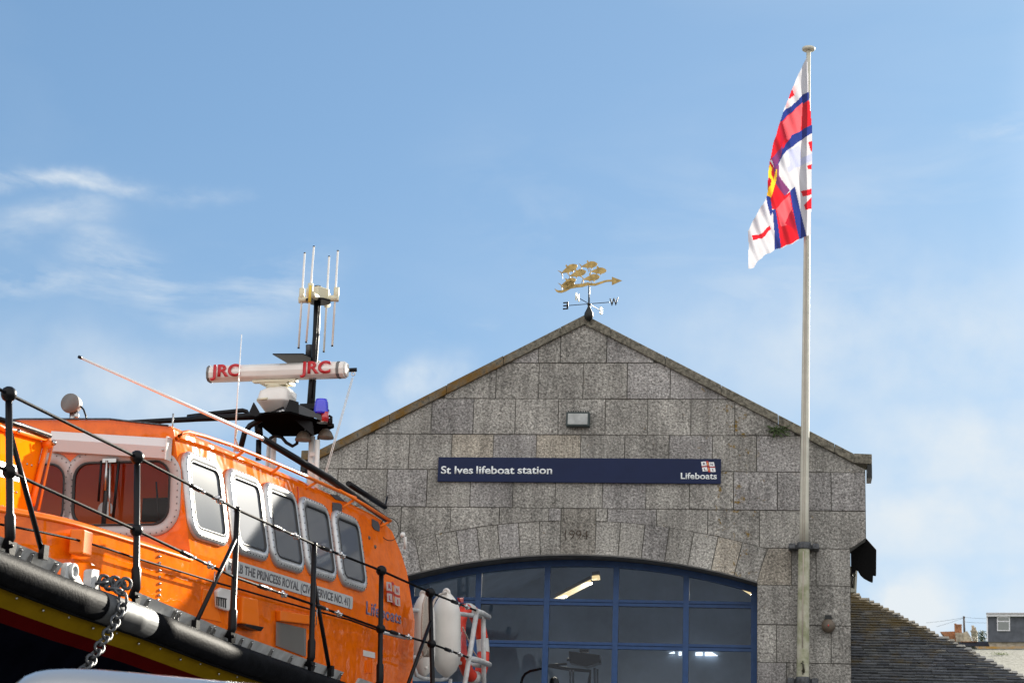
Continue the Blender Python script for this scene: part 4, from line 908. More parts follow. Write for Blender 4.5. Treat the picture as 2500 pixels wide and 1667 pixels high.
m.tube([(tq(a)+.004,a,tw(a)-.045) for a in ta[4:]],.012,6); m.build('casing_lip',ORPL,boat)
m=MB(); c=bq(*z3(725,250),-.40); m.obox(c+V((.03,0,0)),(.05,.01,0),(-.01,.085,0),(0,0,.085)); m.build('vent_box',ORPL,boat,bevel=.012)
# ---- wheelhouse
def topw(a):
    K=[(3.40,.49),(6.1,.505),(7.2,.49),(7.9,.475),(8.15,.455),(8.37,.40),(8.56,.2),(8.66,.02),(8.70,-.5)]
    for (x0,y0),(x1,y1) in zip(K[:-1],K[1:]):
        if a<=x1: return y0+(y1-y0)*max(0,a-x0)/(x1-x0)
    return K[-1][1]
wa=[3.40,3.9,4.5,5.2,6.1,6.6,7.2,7.6,7.9,8.15,8.27,8.37,8.47,8.56,8.66,8.70]
def sec(a):
    t_=topw(a); f=3.40 if a==3.40 else a; q_=sideq
    kn=-.5 if t_>-.45 else t_-.01
    def af(w_): return a if a>3.41 else 3.40+.07*(max(0,(.49-w_))/1.0)   # front face leans a little forward at the top
    P_=[(-.405,af(-.5),sheer(a)+.02),(-.405,af(-.5),-.5),(q_(-.45),af(-.45),min(-.45,t_)),(q_(t_*.5),af(t_*.5),t_*.5),(q_(t_-.04),af(t_),t_-.03),(q_(t_)-.02,af(t_),t_),(-1.15,af(t_),t_+.065),(CQ,af(t_),t_+.09)]
    if t_<-.4: P_=[(-.405,a,sheer(a)+.02)]+[(-.405-.001*i,a,t_) for i in range(5)]+[(-1.15,a,t_),(CQ,a,t_)]
    return P_
m=MB(); R_=[sec(a) for a in wa]
for i in range(len(wa)-1):
    for k in range(7):
        sm=k in(3,4,6)
        m.add([R_[i][k],R_[i+1][k],R_[i+1][k+1],R_[i][k+1]],[(0,1,2,3)],False); m.add([mir(R_[i][k]),mir(R_[i+1][k]),mir(R_[i+1][k+1]),mir(R_[i][k+1])],[(0,1,2,3)],False)
# aft wall
bk=R_[-1]; m.add(bk+[mir(p) for p in reversed(bk)],[tuple(range(16))])
# front wall with window openings cut out, built as strips
f0=R_[0]; FWN=[(-1.02,.0),(-1.95,.02),(-2.88,.0)]
def fA(w_): return 3.40+.07*max(0,(.49-w_))
WQ,WH_,WR=.44,.265,.15     # half sizes of opening and its corner radius
fwz=-.035
def rrect(cx,cy,hx,hy,r,n=5):
    P_=[]
    for sx,sy,a0 in((1,1,0),(-1,1,90),(-1,-1,180),(1,-1,270)):
        for k in range(n+1):
            t_=math.radians(a0+90*k/n); P_.append((cx+sx*(hx-r)+r*math.cos(t_),cy+sy*(hy-r)+r*math.sin(t_)))
    return P_
def panel_with_holes(m,outer,holes,f):
    """triangulated flat panel"""
    bm=bmesh.new(); es=[]
    for lp in [outer]+holes:
        vs=[bm.verts.new((x,y,0)) for x,y in lp]
        for i in range(len(vs)): es.append(bm.edges.new((vs[i],vs[(i+1)%len(vs)])))
    bmesh.ops.triangle_fill(bm,use_beauty=True,use_dissolve=False,edges=es)
    bm.verts.index_update(); m.add([f(v.co.x,v.co.y) for v in bm.verts],[tuple(v.index for v in f_.verts) for f_ in bm.faces]); bm.free()
outer=[(p[0],p[2]) for p in f0]+[(2*CQ-p[0],p[2]) for p in reversed(f0[:-1])]
holes=[rrect(c,fwz,WQ,WH_,WR) for c,_ in FWN]
panel_with_holes(m,outer,holes,lambda x,y:(x,fA(y),y))
m.build('wheelhouse',ORNG,boat)
# dark cabin behind the front windows
m=MB(); cab=MB(); cab.box(-3.3,-.62,3.5,3.6+1.2,-.45,-.44)
INTO=mat('cabin_orange',(.85,.17,.02),.7); INTK=mat('cabin_dark',(.015,.015,.017),.6)
cab.build('cabin_floor',INTK,boat)
m=MB(); m.add([(-3.3,4.3,-.5),(-.62,4.3,-.5),(-.62,4.3,.45),(-3.3,4.3,.45)],[(0,1,2,3)]); m.build('cabin_bulkhead',INTO,boat)
m=MB(); m.box(-3.2,-.75,3.62,3.9,-.44,-.24); m.build('cabin_console',INTO,boat)
m=MB(); m.box(-1.18,-.66,4.1,4.25,-.16,.04); m.tube([(-.80,3.7,-.3),(-.86,3.7,.1)],.008); m.tube([(-1.25,3.6,-.3),(-1.25,3.6,.2)],.02); m.build('cabin_equipment',INTK,boat)
m=MB(); m.lathe((-1.30,3.75,-.12),(.1,-1,.1),[(0,.02),(.04,.06),(.06,.065)]); m.build('cabin_lamp',ALU,boat)
FGL=mat('front_glass',(.3,.3,.3),.05)
t=FGL.node_tree; t.nodes.clear(); o_=t.nodes.new('ShaderNodeOutputMaterial'); mx=t.nodes.new('ShaderNodeMixShader'); tr=t.nodes.new('ShaderNodeBsdfTransparent'); gl=t.nodes.new('ShaderNodeBsdfGlossy'); fr=t.nodes.new('ShaderNodeFresnel')
tr.inputs[0].default_value=(.85,.82,.8,1); gl.inputs['Roughness'].default_value=.02; gl.inputs[0].default_value=(.45,.45,.45,1); fr.inputs[0].default_value=1.4
t.links.new(fr.outputs[0],mx.inputs[0]); t.links.new(tr.outputs[0],mx.inputs[1]); t.links.new(gl.outputs[0],mx.inputs[2]); t.links.new(mx.outputs[0],o_.inputs[0])
FRM=mat('front_frame',(.46,.43,.42),.45,var=.06)
def frame(name,f,n_,cx,cy,hx,hy,r,wd,th,mt,pane_m,rivets=0,inner=True):
    fo_=rrect(cx,cy,hx,hy,r,6); fi=rrect(cx,cy,hx-wd,hy-wd,max(.03,r-wd),6); k=len(fo_)
    m=MB()
    o1=[f(*p)+n_*.001 for p in fo_]; o2=[f(*p)+n_*th*.6 for p in fo_]; i2=[f(*p)+n_*th for p in rrect(cx,cy,hx-.02,hy-.02,r-.015,6)]; i3=[f(*p)+n_*th for p in fi]; i4=[f(*p)-n_*.01 for p in fi]
    for A1,A2 in((o1,o2),(o2,i2),(i2,i3),(i3,i4)): m.add(A1+A2,[(i,(i+1)%k,k+(i+1)%k,k+i) for i in range(k)],True)
    w_r=m
    if rivets:
        rv=w_r; rv.mi=1; per=rrect(cx,cy,hx-.022,hy-.022,r-.02,6); 
        # even spacing along the loop
        L_=[0]; 
        for i in range(k): L_.append(L_[-1]+(V(per[(i+1)%k])-V(per[i])).length)
        for j in range(rivets):
            d_=L_[-1]*j/rivets
            for i in range(k):
                if L_[i]<=d_<L_[i+1]:
                    t_=(d_-L_[i])/(L_[i+1]-L_[i]); p=V(per[i])*(1-t_)+V(per[(i+1)%k])*t_; rv.ball(f(p.x,p.y)+n_*(th+.001),.0055,6); break
    w_=m.build(name,[mt,GALV],boat)
    g_=MB(); gi=rrect(cx,cy,hx-wd-.018,hy-wd-.018,max(.02,r-wd-.015),6)
    g3=[f(*p)+n_*(th+.004) for p in fi]; g4=[f(*p)+n_*(th-.000) for p in gi]; g5=[f(*p)+n_*(th-.02) for p in gi]
    for A1,A2 in((i3,g3),(g3,g4),(g4,g5)): g_.add(A1+A2,[(i,(i+1)%k,k+(i+1)%k,k+i) for i in range(k)],True)
    g_.build('gasket',GASK,w_)
    p_=MB(); p_.add([f(*p)+n_*(th-.012) for p in gi],[tuple(range(k))]); p_.build('pane',pane_m,w_)
    return w_
nF=V((0,-1,-.07)).normalized()
for c,_ in FWN: frame('front_window',lambda x,y:V((x,fA(y),y)),nF,c,fwz,WQ+.075,WH_+.075,WR+.07,.085,.018,FRM,FGL,rivets=56)
m=MB(); m.tube([(-1.10,3.36,.2),(-1.08,3.35,-.05),(-1.07,3.36,-.22)],.008,6); m.tube([(-1.13,3.36,.22),(-1.13,3.37,-.02)],.012,6); m.box(-1.17,-1.05,3.36,3.40,.205,.235); m.build('wiper',STEEL,boat)
m=MB(); m.tube([(-1.18,3.36,.22),(-1.2,3.4,-.1)],.010,6); m.tube([(-1.03,3.37,.20),(-1.05,3.38,-.26)],.012,6); m.build('wiper_arm',BLK,boat)
# side windows
uS=V((-TH,0,1)).normalized(); nL=V((1,0,TH)).normalized(); kS=math.sqrt(1+TH*TH)
fS=lambda a,w_:V((sideq(w_),a,w_))
def bsa(x,y): return LB(onplane(x*S,y*S,B0-QB*.5,nS))
for (xl,yl,xr,yr,xt,yt,xb,yb) in((424,1150,511,1170,462,1051,487,1250),(525,1185,602,1195,560,1089,566,1279),(611,1215,684,1232,645,1121,652,1308),(692,1240,759,1260,724,1154,730,1328),(768,1265,829,1285,797,1184,803,1351)):
    a0,a1=bsa(xl,yl).y,bsa(xr,yr).y; w1_,w0_=bsa(xt,yt).z,bsa(xb,yb).z
    frame('side_window',fS,nL,(a0+a1)/2,(w0_+w1_)/2,(a1-a0)/2,(w1_-w0_)/2,.15,.076,.045,ALU,GLS,rivets=40)
# sun visors over the front windows
m=MB()
def visor(q0,q1,wl0,wr0):
    m=MB()
    for sg_ in (0,):
        prof_=[(.0,.0),(-.05,-.005),(-.075,-.075),(-.045,-.165),(-.0,-.17)]
        A1=[(q0,3.395+d,wl0+z) for d,z in prof_]; A2=[(q1,3.395+d,wr0+z) for d,z in prof_]
        k=len(prof_); m.add(A1+A2,[(i,i+1,k+i+1,k+i) for i in range(k-1)]+[tuple(range(k)),tuple(range(k,2*k))])
    o=m.build('sun_visor',PINKG,boat)
    m=MB(); m.box(q1,q1+.012,3.31,3.395,wr0-.18,wr0+.005); m.build('end_bracket',WHT,o)
    m=MB()
    for q,wz in((q0+.03,wl0),(q1-.03,wr0)): m.ball((q,3.33,wz-.1),.011,8)
    m.build('screw',STEEL,o)
visor(-1.64,-.60,.475,.385); visor(-2.9,-1.735,.475,.475)
# roof gutter line and casing details
m=MB(); m.tube([(-.62,3.385,topw(3.4)+.0),(-1.15,3.38,.56),(-1.95,3.38,.585),(-3.2,3.38,.5)],.008,6); m.build('roof_trim',GALV,boat)
# handrails on the roof edge
def hp(x,y,off=.085): p=LB(onplane(x*S,y*S,B0-QB*(.5-off),nS)); return p
m=MB(); ptsd=[(412,1001),(420,994),(432,992),(470,1002),(530,1022),(600,1050),(700,1092),(780,1128),(816,1143)]
m.tube([bsa(408,1006)]+[hp(x,y) for x,y in ptsd]+[hp(809,1150,.06)],.017,8)
for xa,ya,xb_,yb_ in((560,1036,537,1052),(644,1070,622,1088),(730,1105,702,1122),(815,1146,785,1166)):
    m.tube([hp(xa,ya),bsa(xb_,yb_)],.014,8)
m.build('handrail',ORPL,boat)
m=MB(); m.tube([hp(780,1126,.09),hp(840,1160,.09),hp(897,1196,.09)],.016,8); m.tube([hp(897,1196,.09),bsa(872,1210)],.014,8); m.build('aft_handrail',ORPL,boat)
# black roof pole with white whip aerial, and its cradle
m=MB(); m.tube([bq(605*S,1008*S,-.62),bq(755*S,1098*S,-.62),bq(892*S,1196*S,-.62)],[.03,.036,.03],12); m.build('aerial_base_pole',BLK,boat)
m=MB(); a1_=bq(605*S,1008*S,-.62); a2_=by(187*S,822*S,a1_ and (MBt@a1_).y-1.3); m.tube([a1_,a2_],[.018,.012],8); m.build('whip_aerial',mat('whip_white',(.68,.74,.76),.4),boat)
m=MB(); m.tube([a2_,a2_+(a2_-a1_)*.015],.014,8); m.build('aerial_tip',BLK,boat)
m=MB(); m.tube([bq(800*S,1110*S,-.9),bq(884*S,1164*S,-.9)],[.03,.03],8); m.tube([bq(855*S,1150*S,-.9),bq(884*S,1164*S,-.9),bq(890*S,1140*S,-.9)],.008,6); m.build('roof_strut',BLK,boat)
m=MB(); c=bsa(882,1215)+V((.06,0,0)); m.ring(c,(.8,-.6,0),.115,.004,28,5); m.build('cable_loop',BLK,boat)
# grip patches, vents, locker boxes
def side_patch(name,pts,mt,off=.004,th=.006):
    m=MB(); P_=[bs(*p)+nL*off for p in pts]; m.prism(P_,nL*th); return m.build(name,mt,boat)
zq=lambda x,y:(400+x/3.408,1000+y/3.408)
side_patch('grip_patch',[zq(1397,772),zq(1460,778),zq(1476,795),zq(1474,865),zq(1408,852),zq(1397,840)],GRIP)
side_patch('grip_patch',[zq(1727,908),zq(1775,932),zq(1790,965),zq(1788,1012),zq(1745,995),zq(1727,965)],GRIP)
side_patch('grip_patch',[zq(1380,705),zq(1440,712),zq(1500,765),zq(1425,745)],GRIP,.006)
p0_=bq(*z4(630,735),-.40)
def lp(pts,name,mt,off=.004,th=.01,bev=0):
    m=MB(); m.prism([bq(*z4(x,y),-.405)+V((off,0,0)) for x,y in pts],(th,0,0)); return m.build(name,mt,boat,bevel=bev)
lp([(612,728),(905,775),(905,845),(612,812)],'vent_hood',ORPL,.0,.05,.01)
vg=lp([(616,818),(838,870),(836,1085),(614,1000)],'vent_grille',GRIL,.003,.012)
m=MB()
for k in range(26):
    t_=k/26; m.prism([bq(*z4(616+222*t_,820+50*t_),-.385),bq(*z4(616+222*(t_+.018),820+50*(t_+.018)),-.385),bq(*z4(614+222*(t_+.018),1000+85*(t_+.018)),-.385),bq(*z4(614+222*t_,1000+85*t_),-.385)],(.006,0,0))
m.build('slat',mat('slat_metal',(.30,.29,.27),.4,metal=.5),vg)
b_=lp([(128,575),(160,552),(242,572),(240,735),(205,732),(150,715),(132,700)],'breather_cover',WHT,.002,.04,.012)
m=MB()
for k in range(5): m.prism([bq(*z4(152+k*17,622+k*3),-.36),bq(*z4(159+k*17,624+k*3),-.36),bq(*z4(159+k*17,690+k*5),-.36),bq(*z4(152+k*17,688+k*5),-.36)],(.003,0,0))
m.prism([bq(*z4(150,620),-.36),bq(*z4(232,636),-.36),bq(*z4(232,645),-.36),bq(*z4(150,628),-.36)],(.003,0,0)); m.build('slot',GASK,b_)
lp([(308,620),(428,640),(440,860),(300,830)],'locker_box',ORPL,.0,.06,.012); lp([(44,560),(120,575),(185,820),(30,790)],'hatch_panel',ORPL,-.002,.012,.004)
lp([(285,850),(300,832),(440,858),(415,890),(380,882)],'locker_tray',BLK,.02,.08,.004)
lp([(1290,1035),(1380,1055),(1380,1100),(1290,1080)],'data_plate',WHT,.002,.004)
for k in range(4): lp([(1312+k*14,1115),(1317+k*14,1116),(1317+k*14,1215),(1312+k*14,1213)],'louvre',ORPL,.0,.012)
m=MB()
for x,y in((1492,318),(1497,378),(1500,440),(1500,510),(1500,570),(1500,632),(1500,692),(1496,740),(1480,785)): m.ball(bq(*z3(x,y),-.402),.013,8); m.cut()
m.split('casing_bolt',STEEL,boat)
m=MB(); m.tube([bq(*z3(x,y),-.34) for x,y in((-80,60),(350,140),(700,215),(1000,300),(1300,400),(1700,520),(2000,612),(2312,700))]+[bq(*z4(x,y),-.34) for x,y in((650,655),(890,722),(1180,800),(1400,880))],.009,6); m.build('grab_line',RUB,boat)
# door seam and aft details
m=MB(); m.tube([bs(*zq(1108,640))+nL*.004,bs(*zq(1115,690))+nL*.004,bs(*zq(1112,900))+nL*.004],.006,6); m.build('panel_seam',RED,boat)
m=MB(); 
for x,y in((1705,1065),(1755,1140)): m.ball(bs(*zq(x,y)),.02,8); m.cut()
m.split('side_fitting',BELL,boat)
m=MB(); c=bq(*z4(1500,890),-.40); m.tube([bq(*z4(1440,895),-.2),bq(*z4(1620,940),-.2)],.02,8); m.build('stowed_tube',ALU,boat)
m=MB(); m.tube([bq(930*S,1232*S,-.62),bq(931*S,1260*S,-.62)],.018,8); m.ball(bq(925*S,1228*S,-.62),.03,8); m.build('stern_light',WHT,boat)
# name board and lettering
q0_=-.405
cn=[bq(*z4(222,338),q0_),bq(*z4(1208,606),q0_),bq(*z4(1205,712),q0_),bq(*z4(225,445),q0_)]
a0,a1=cn[0].y,cn[1].y; wt,wb=(cn[0].z+cn[1].z)/2,(cn[2].z+cn[3].z)/2
fN=lambda x,y:V((sideq(y) if y>-.5 else -.405,x,y))
rr_=rrect((a0+a1)/2,(wt+wb)/2,(a1-a0)/2,(wt-wb)/2,.03,4); m=MB(); m.prism([V((-.402,x,y)) for x,y in rr_],(.006,0,0)); nb=m.build('name_board',NAMEP,boat)
text_obj('lettering','RNLB THE PRINCESS ROYAL (CIVIL SERVICE NO. 41)',(wt-wb)*.60/.7,V((-.395,a0+.05,wb+(wt-wb)*.22)),(0,1,0),(0,0,1),NAMET,nb,ext=.001,width=(a1-a0)-.12,bold=.022)
L0=bq(*z4(1312,752),q0_); L1=bq(*z4(1585,835),q0_); hl=(bq(*z4(1312,648),q0_)-L0).z
text_obj('lettering','Lifeboats',hl/.74,V((-.403,L0.y,(L0.z+L1.z)/2)),(0,1,0),(0,0,1),BLET,boat,ext=.001,width=L1.y-L0.y,bold=.02)
E0=bq(*z4(1462,640),q0_); E1=bq(*z4(1570,690),q0_); E2=bq(*z4(1462,488),q0_)
emblem(boat,lambda x,y:V((-.401,E0.y+(E1.y-E0.y)*x,E0.z-.02+(E2.z-E0.z)*y)),V((1,0,0)),None,mat('emblem_white_sheen',(.50,.40,.38),.5))  # emblem white greyed pink to carry the washed reflection on the boat's side
# ---- stanchions and life lines
SP=[((20,905),(10,1250),(14,1083)),((315,1050),(300,1360),(308,1218)),((545,1170),(520,1465),(532,1325)),((722,1250),(703,1525),(705,1385)),((876,1310),(861,1600),(868,1443)),((988,1360),(985,1640),(988,1478))]
knob=[1,1,0,0,1,1]; brace=[((20,985),(97,1268)),None,((545,1235),(446,1438)),((724,1330),(757,1540)),None,((988,1425),(930,1590))]
tops=[];mids=[]
for i,(t_,b_,m_) in enumerate(SP):
    T_=bq(t_[0]*S,t_[1]*S,0); B_=bq(b_[0]*S,b_[1]*S,0.0); a=(T_.y+B_.y)/2; tilt=(T_.y-B_.y)
    gz=sheer(B_.y)+.02; Bp=V((.045,B_.y,gz)); T_=V((0.0,T_.y,T_.z)); st_=bpy.data.objects.new('x',None)
    dirv=(T_-Bp); k_=(mz:= bq(m_[0]*S,m_[1]*S,0).z - Bp.z)/dirv.z; Md=Bp+dirv*k_; tops.append(T_); mids.append(Md)
    m=MB(); m.tube([V((.01,Bp.y,gz+.02)),Bp+dirv*.09,Bp+dirv*.22,Bp+dirv*.24,T_],[.030,.034,.034,.024,.022],12); so_=m.build('stanchion',BLK,boat)
    m=MB(); m.prism([V((.03,Bp.y-.05,gz+.06)),V((.03,Bp.y+.05,gz+.06)),V((.03,Bp.y+.02,gz-.06)),V((.03,Bp.y-.02,gz-.06))],(.03,0,0)); m.ball((.065,Bp.y-.025,gz+.03),.014,8); m.ball((.065,Bp.y,gz-.035),.014,8); m.build('foot',BLK,so_)
    if knob[i]:
        m=MB(); m.ball(T_,.05); m.cut(); m.ball(Md,.046); m.split('knob',BLK,so_)
    else:
        m=MB(); m.ball(T_,.026); m.build('cap',BLK,so_)
    if brace[i]:
        (x0_,y0_),(x1_,y1_)=brace[i]; p0=Bp+dirv*((bq(x0_*S,y0_*S,0).z-Bp.z)/dirv.z); p1=bq(x1_*S,y1_*S,.03)
        m=MB(); m.tube([p0,p1],.018,10); m.box(p1.x-.01,p1.x+.03,p1.y-.03,p1.y+.03,p1.z-.045,p1.z+.045); m.build('brace',BLK,so_)
def turnbuckle(m,ms,p,d,n_=(1,0,0)):
    """black bottle screw body on m, chrome jaws and shackles on ms, starting at p along unit d"""
    m.tube([p,p+d*.02,p+d*.05,p+d*.17,p+d*.2],[.010,.018,.02,.02,.012],8)
    ms.tube([p+d*.2,p+d*.24,p+d*.26,p+d*.38,p+d*.42],[.013,.016,.010,.010,.014],8)
    for k in range(3): ms.ring(p+d*(.45+.042*k),V((1,0,0)) if k%2 else V((0,0,1)),.024,.008,10,6)
    for k in range(3): ms.ball(p+d*(.47+.03*k)+V((.01,0,-.012*(k-1))),.016,6)
wu=MB(); bt=MB(); ch_=MB()
W1=bq(-30*S,880*S,0); pts=[W1]+tops; sternT=bq(*zR(1150,440),0); sternM=bq(*zR(1030,1165),0)
U_=pts+[sternT]; Mw=[bq(-30*S,1062*S,0)]+mids+[sternM]
CHR=mat('chrome',(.62,.60,.58),.2,metal=1)
def wire(P_,name,tb):
    w_=MB(); b_=MB(); c_=MB()
    w_.tube(P_,.0115,6)
    for (seg,t_,rev) in tb:
        A1,A2=P_[seg],P_[seg+1]; d=(A2-A1).normalized()
        turnbuckle(b_,c_,A1+(A2-A1)*t_,d); b_.cut(); c_.cut()
    o=w_.build(name,RUB,boat); b_.split('bottle_screw',BLK,o); c_.split('shackle',CHR,o)
wire(U_,'life_line',[(2,.50,0),(3,.42,0),(4,.08,0),(6,.45,0)])
wire(Mw,'life_line',[(2,.42,0),(4,.05,0),(3,.28,0),(5,.18,0),(6,.35,0)])
m=MB(); m.tube([Mw[4]+V((0,.1,0)),Mw[4]+V((0,.1,-.16))],.004,5); m.tube([Mw[3]+V((0,-.35,0)),Mw[3]+V((0,-.35,-.13))],.004,5); m.build('lanyard',STEEL,boat)
# ---- stern rail
zr=lambda x,y,q:bq(*zR(x,y),q)
m=MB()
m.tube([zr(1150,450,0),zr(1250,480,-.05),zr(1355,545,-.25)],.03,12); m.tube([zr(1030,1175,0),zr(1200,1215,-.05),zr(1365,1280,-.25)],.03,12)
m.tube([zr(60,430,-.5),zr(600,460,-.45),zr(960,500,-.3),zr(1250,540,-.22)],.024,10); m.tube([zr(90,1155,-.5),zr(700,1215,-.45),zr(1100,1280,-.3),zr(1290,1310,-.22)],.024,10)
m.tube([zr(1165,480,0),zr(1050,1180,0),zr(980,1600,0),zr(960,1900,0)],.026,12); m.tube([zr(1270,530,-.2),zr(1275,1250,-.2),zr(1285,1900,-.2)],.026,12)
m.tube([zr(200,1330,-.42),zr(230,1440,-.42),zr(330,1490,-.42),zr(600,1520,-.42),zr(700,1490,-.42),zr(770,1400,-.42),zr(800,1240,-.42)],.02,10)
m.tube([zr(760,1500,-.42),zr(750,1900,-.42)],.02,8)
m.build('stern_rail',GREYP,boat)
# ---- radar gantry
YG=(MBt@bq(714*S,1060*S,-1.4)).y
G6=lambda x,y,dy=0: by(*z6(x,y),YG+dy)
gn=MB(); gn.tube([G6(1365,-560),G6(1345,0),G6(1300,560),G6(1262,1140)],[.036,.036,.040,.045],14); gn.tube([G6(1375,-500,-.05),G6(1300,700,-.05)],.008,6); gan=gn.build('mast',BLK,boat)
m=MB(); m.box(*(lambda p:(p.x-.09,p.x+.09,p.y-.09,p.y+.09,p.z-.03,p.z+.03))(G6(1290,810))); m.build('mast_collar',BLK,gan)
m=MB()
for xa,xb_,dy,r in((1262,1235,0,.0),):
    pass
def leg(x0_,y0_,x1_,y1_,dy,wd,name='mast_leg'):
    p=G6(x0_,y0_,dy); q=G6(x1_,y1_,dy); q=p+(q-p)*1.6; m=MB(); m.tube([p,q],wd,12); m.build(name,WHT,boat)
leg(1300,1130,1285,1568,0,.034); leg(1362,1170,1350,1568,-.15,.026); leg(870,1140,855,1480,.2,.030); leg(815,1200,795,1480,.3,.022); 
m=MB()
for yy in(1330,1450): m.obox(G6(1328,yy,-.06),(.05,0,0),(0,.01,0),(0,0,.02))
m.build('mast_web',WHT,boat)
Zp=(MBt@G6(1080,1000)).z
Pz=lambda x,y,Z=None:bz(*z6(x,y),Z if Z else Zp)
m=MB(); m.prism([Pz(640,940),Pz(730,1020),Pz(865,1130),Pz(1300,1128),Pz(1548,1035),Pz(1545,1010),Pz(1050,868),Pz(760,880)],(0,0,.02)); pf=m.build('radar_platform',mat('matt_black',(.004,.004,.004),.9,spec=.0),boat)
m=MB(); m.prism([G6(1140,765,-.3),G6(1400,885,-.3),G6(1420,960,-.3),G6(1320,915,-.3),G6(1140,885,-.3)],(0,.012,0)); m.build('gusset',mat('gusset_grey',(.035,.04,.045),.4),pf)
m=MB(); m.prism([G6(985,870,-.31),G6(1045,712,-.31),G6(1145,742,-.31),G6(1145,885,-.31)],(0,.012,0)); m.build('bracket',BLK,pf)
m=MB(); m.prism([G6(1030,880,-.25),G6(1310,1120,-.25),G6(1320,1110,-.25),G6(1300,960,-.25)],(0,.02,0)); m.cut(); m.prism([G6(590,860,-.2),G6(640,745,-.2),G6(700,850,-.2),G6(700,930,-.2)],(0,.02,0)); m.split('side_plate',BLK,pf)
m=MB(); m.tube([G6(500,1245,-.1),G6(540,1090,-.1),G6(600,1010,-.1),G6(760,920,-.1),G6(990,820,-.1)],.03,12); m.tube([G6(690,960,.0),G6(705,1130,.0)],.042,12); m.tube([G6(700,1170,0),G6(695,1400,0)],.03,10)
m.tube([G6(-850,980,-1.2),G6(-100,940,-.4),G6(0,928,-.3),G6(640,905,0),G6(900,900,0)],[.025,.03,.035,.038,.038],12); m.tube([G6(-100,905,-.3),G6(200,870,-.1),G6(520,838,0),G6(560,850,0),G6(590,900,0)],[.02,.024,.024,.024,.02],10)
m.build('support_tube',BLK,boat)
m=MB(); m.tube([G6(820,1200),G6(830,1150),G6(880,1120),G6(960,1140),G6(1010,1200),G6(1080,1240),G6(1130,1210),G6(1140,1120)],.018,8); m.tube([G6(1420,1060,-.1),G6(1380,1110,-.1),G6(1365,1180,-.1)],.012,8); m.build('cable',BLK,boat)
m=MB(); m.tube([G6(860,890,-.3),G6(990,835,-.3)],.016,8); 
for k in range(5): m.ball(G6(850+30*k,893-12*k,-.32),.02,6)
m.build('strut_shackle',STEEL,boat)
# radar pedestal
def slab(m,cx,y_,rx,ry,z):  return [V((cx+rx*math.copysign(abs(math.cos(t))**.45,math.cos(t)),y_+ry*math.copysign(abs(math.sin(t))**.45,math.sin(t)),z)) for t in [2*math.pi*i/28 for i in range(28)]]
C_=G6(860,700); ppm=4.612*FP/(YG/ray(700,900)[1])  # crop pixels per metre
sz=lambda v:v/ppm
m=MB(); lv=[(820,860,95),(810,745,160),(815,735,175),(815,718,178),(820,700,172),(840,620,165),(860,575,110),(862,556,60)]
rings=[]
for cx,y,hw_ in lv:
    c=G6(cx+40,y); rings.append(slab(m,c.x,C_.y+.1,sz(hw_)*1.12,sz(hw_)*1.0,c.z))
for r0_,r1_ in zip(rings[:-1],rings[1:]): m.add(r0_+r1_,[(i,(i+1)%28,28+(i+1)%28,28+i) for i in range(28)],True)
m.add(rings[0],[tuple(range(28))]); m.add(rings[-1],[tuple(range(28))]); ped=m.build('radar_pedestal',WHT,boat)
m=MB(); c=G6(790,735); m.tube([c+V((-.06,-.10,0)),c+V((.06,-.12,0))],.014,10); m.build('latch_bar',CREAM,ped)
m=MB(); c=G6(862,530); yC=C_.y+.1; m.box(c.x-.16,c.x+.16,yC-.1,yC+.1,c.z+.0,c.z+.03); m.lathe((c.x,yC,c.z-.05),(0,0,1),[(0,.1),(.03,.12),(.06,.06),(.09,.05)]); m.build('turning_head',CREAM,ped)
# scanner bar: horizontal, nearer at its right end
Zs=(MBt@G6(920,400)).z
sL=bz(*z6(140,430),Zs); sR=bz(*z6(1697,378),Zs); mid_=(sL+sR)/2; ax=(sR-sL); 
if ax.length>2.2: ax=ax.normalized()*1.3
Ln=ax.length; axn=ax.normalized(); pn=V((0,0,1)); fn_=axn.cross(pn).normalized()
if fn_.y>0: fn_=-fn_
def bar(m,a,b,sc_=1):
    prof_=[(-.085,.05),(-.085,-.03),(-.06,-.07),(.02,-.085),(.06,-.07),(.085,-.03),(.085,.05)]
    prof_=[( -.07,.07),(-.085,.04),(-.082,-.03),(-.055,-.068),(0,-.08),(.055,-.068),(.082,-.03),(.085,.04),(.07,.07)]
    P1=[a+fn_*(-y*sc_)+pn*(x*sc_) for x,y in prof_]; P2=[b+fn_*(-y*sc_)+pn*(x*sc_) for x,y in prof_]; k=len(prof_)
    m.add(P1+P2,[(i,(i+1)%k,k+(i+1)%k,k+i) for i in range(k)]+[tuple(range(k)),tuple(range(k,2*k))])
m=MB(); bar(m,sL+axn*.02,sR-axn*.10); sb_=m.build('scanner_bar',WHT,boat,bevel=.01)
m=MB(); bar(m,sR-axn*.10,sR-axn*.075,1.03); bar(m,sL,sL+axn*.025,1.03); m.build('end_band',GRIL,sb_)
m=MB(); bar(m,sR-axn*.075,sR-axn*.02,1.01); bar(m,sR-axn*.02,sR,.85); m.build('end_cap',WHT,sb_,bevel=.012)
face=fn_*.083
for x0_ in (.035*Ln,.685*Ln):
    text_obj('lettering','JRC',.125/.7*.98,sL+axn*x0_+face-pn*.045,axn,pn,REDL,sb_,ext=.003,width=.215*Ln,bold=.035,shear=.0)
m=MB(); m.obox(mid_-pn*.10-axn*.02,axn*.24,fn_*.04,pn*.012); m.obox(mid_-pn*.125,axn*.12,fn_*.03,pn*.015); m.build('bar_bracket',CREAM,sb_)
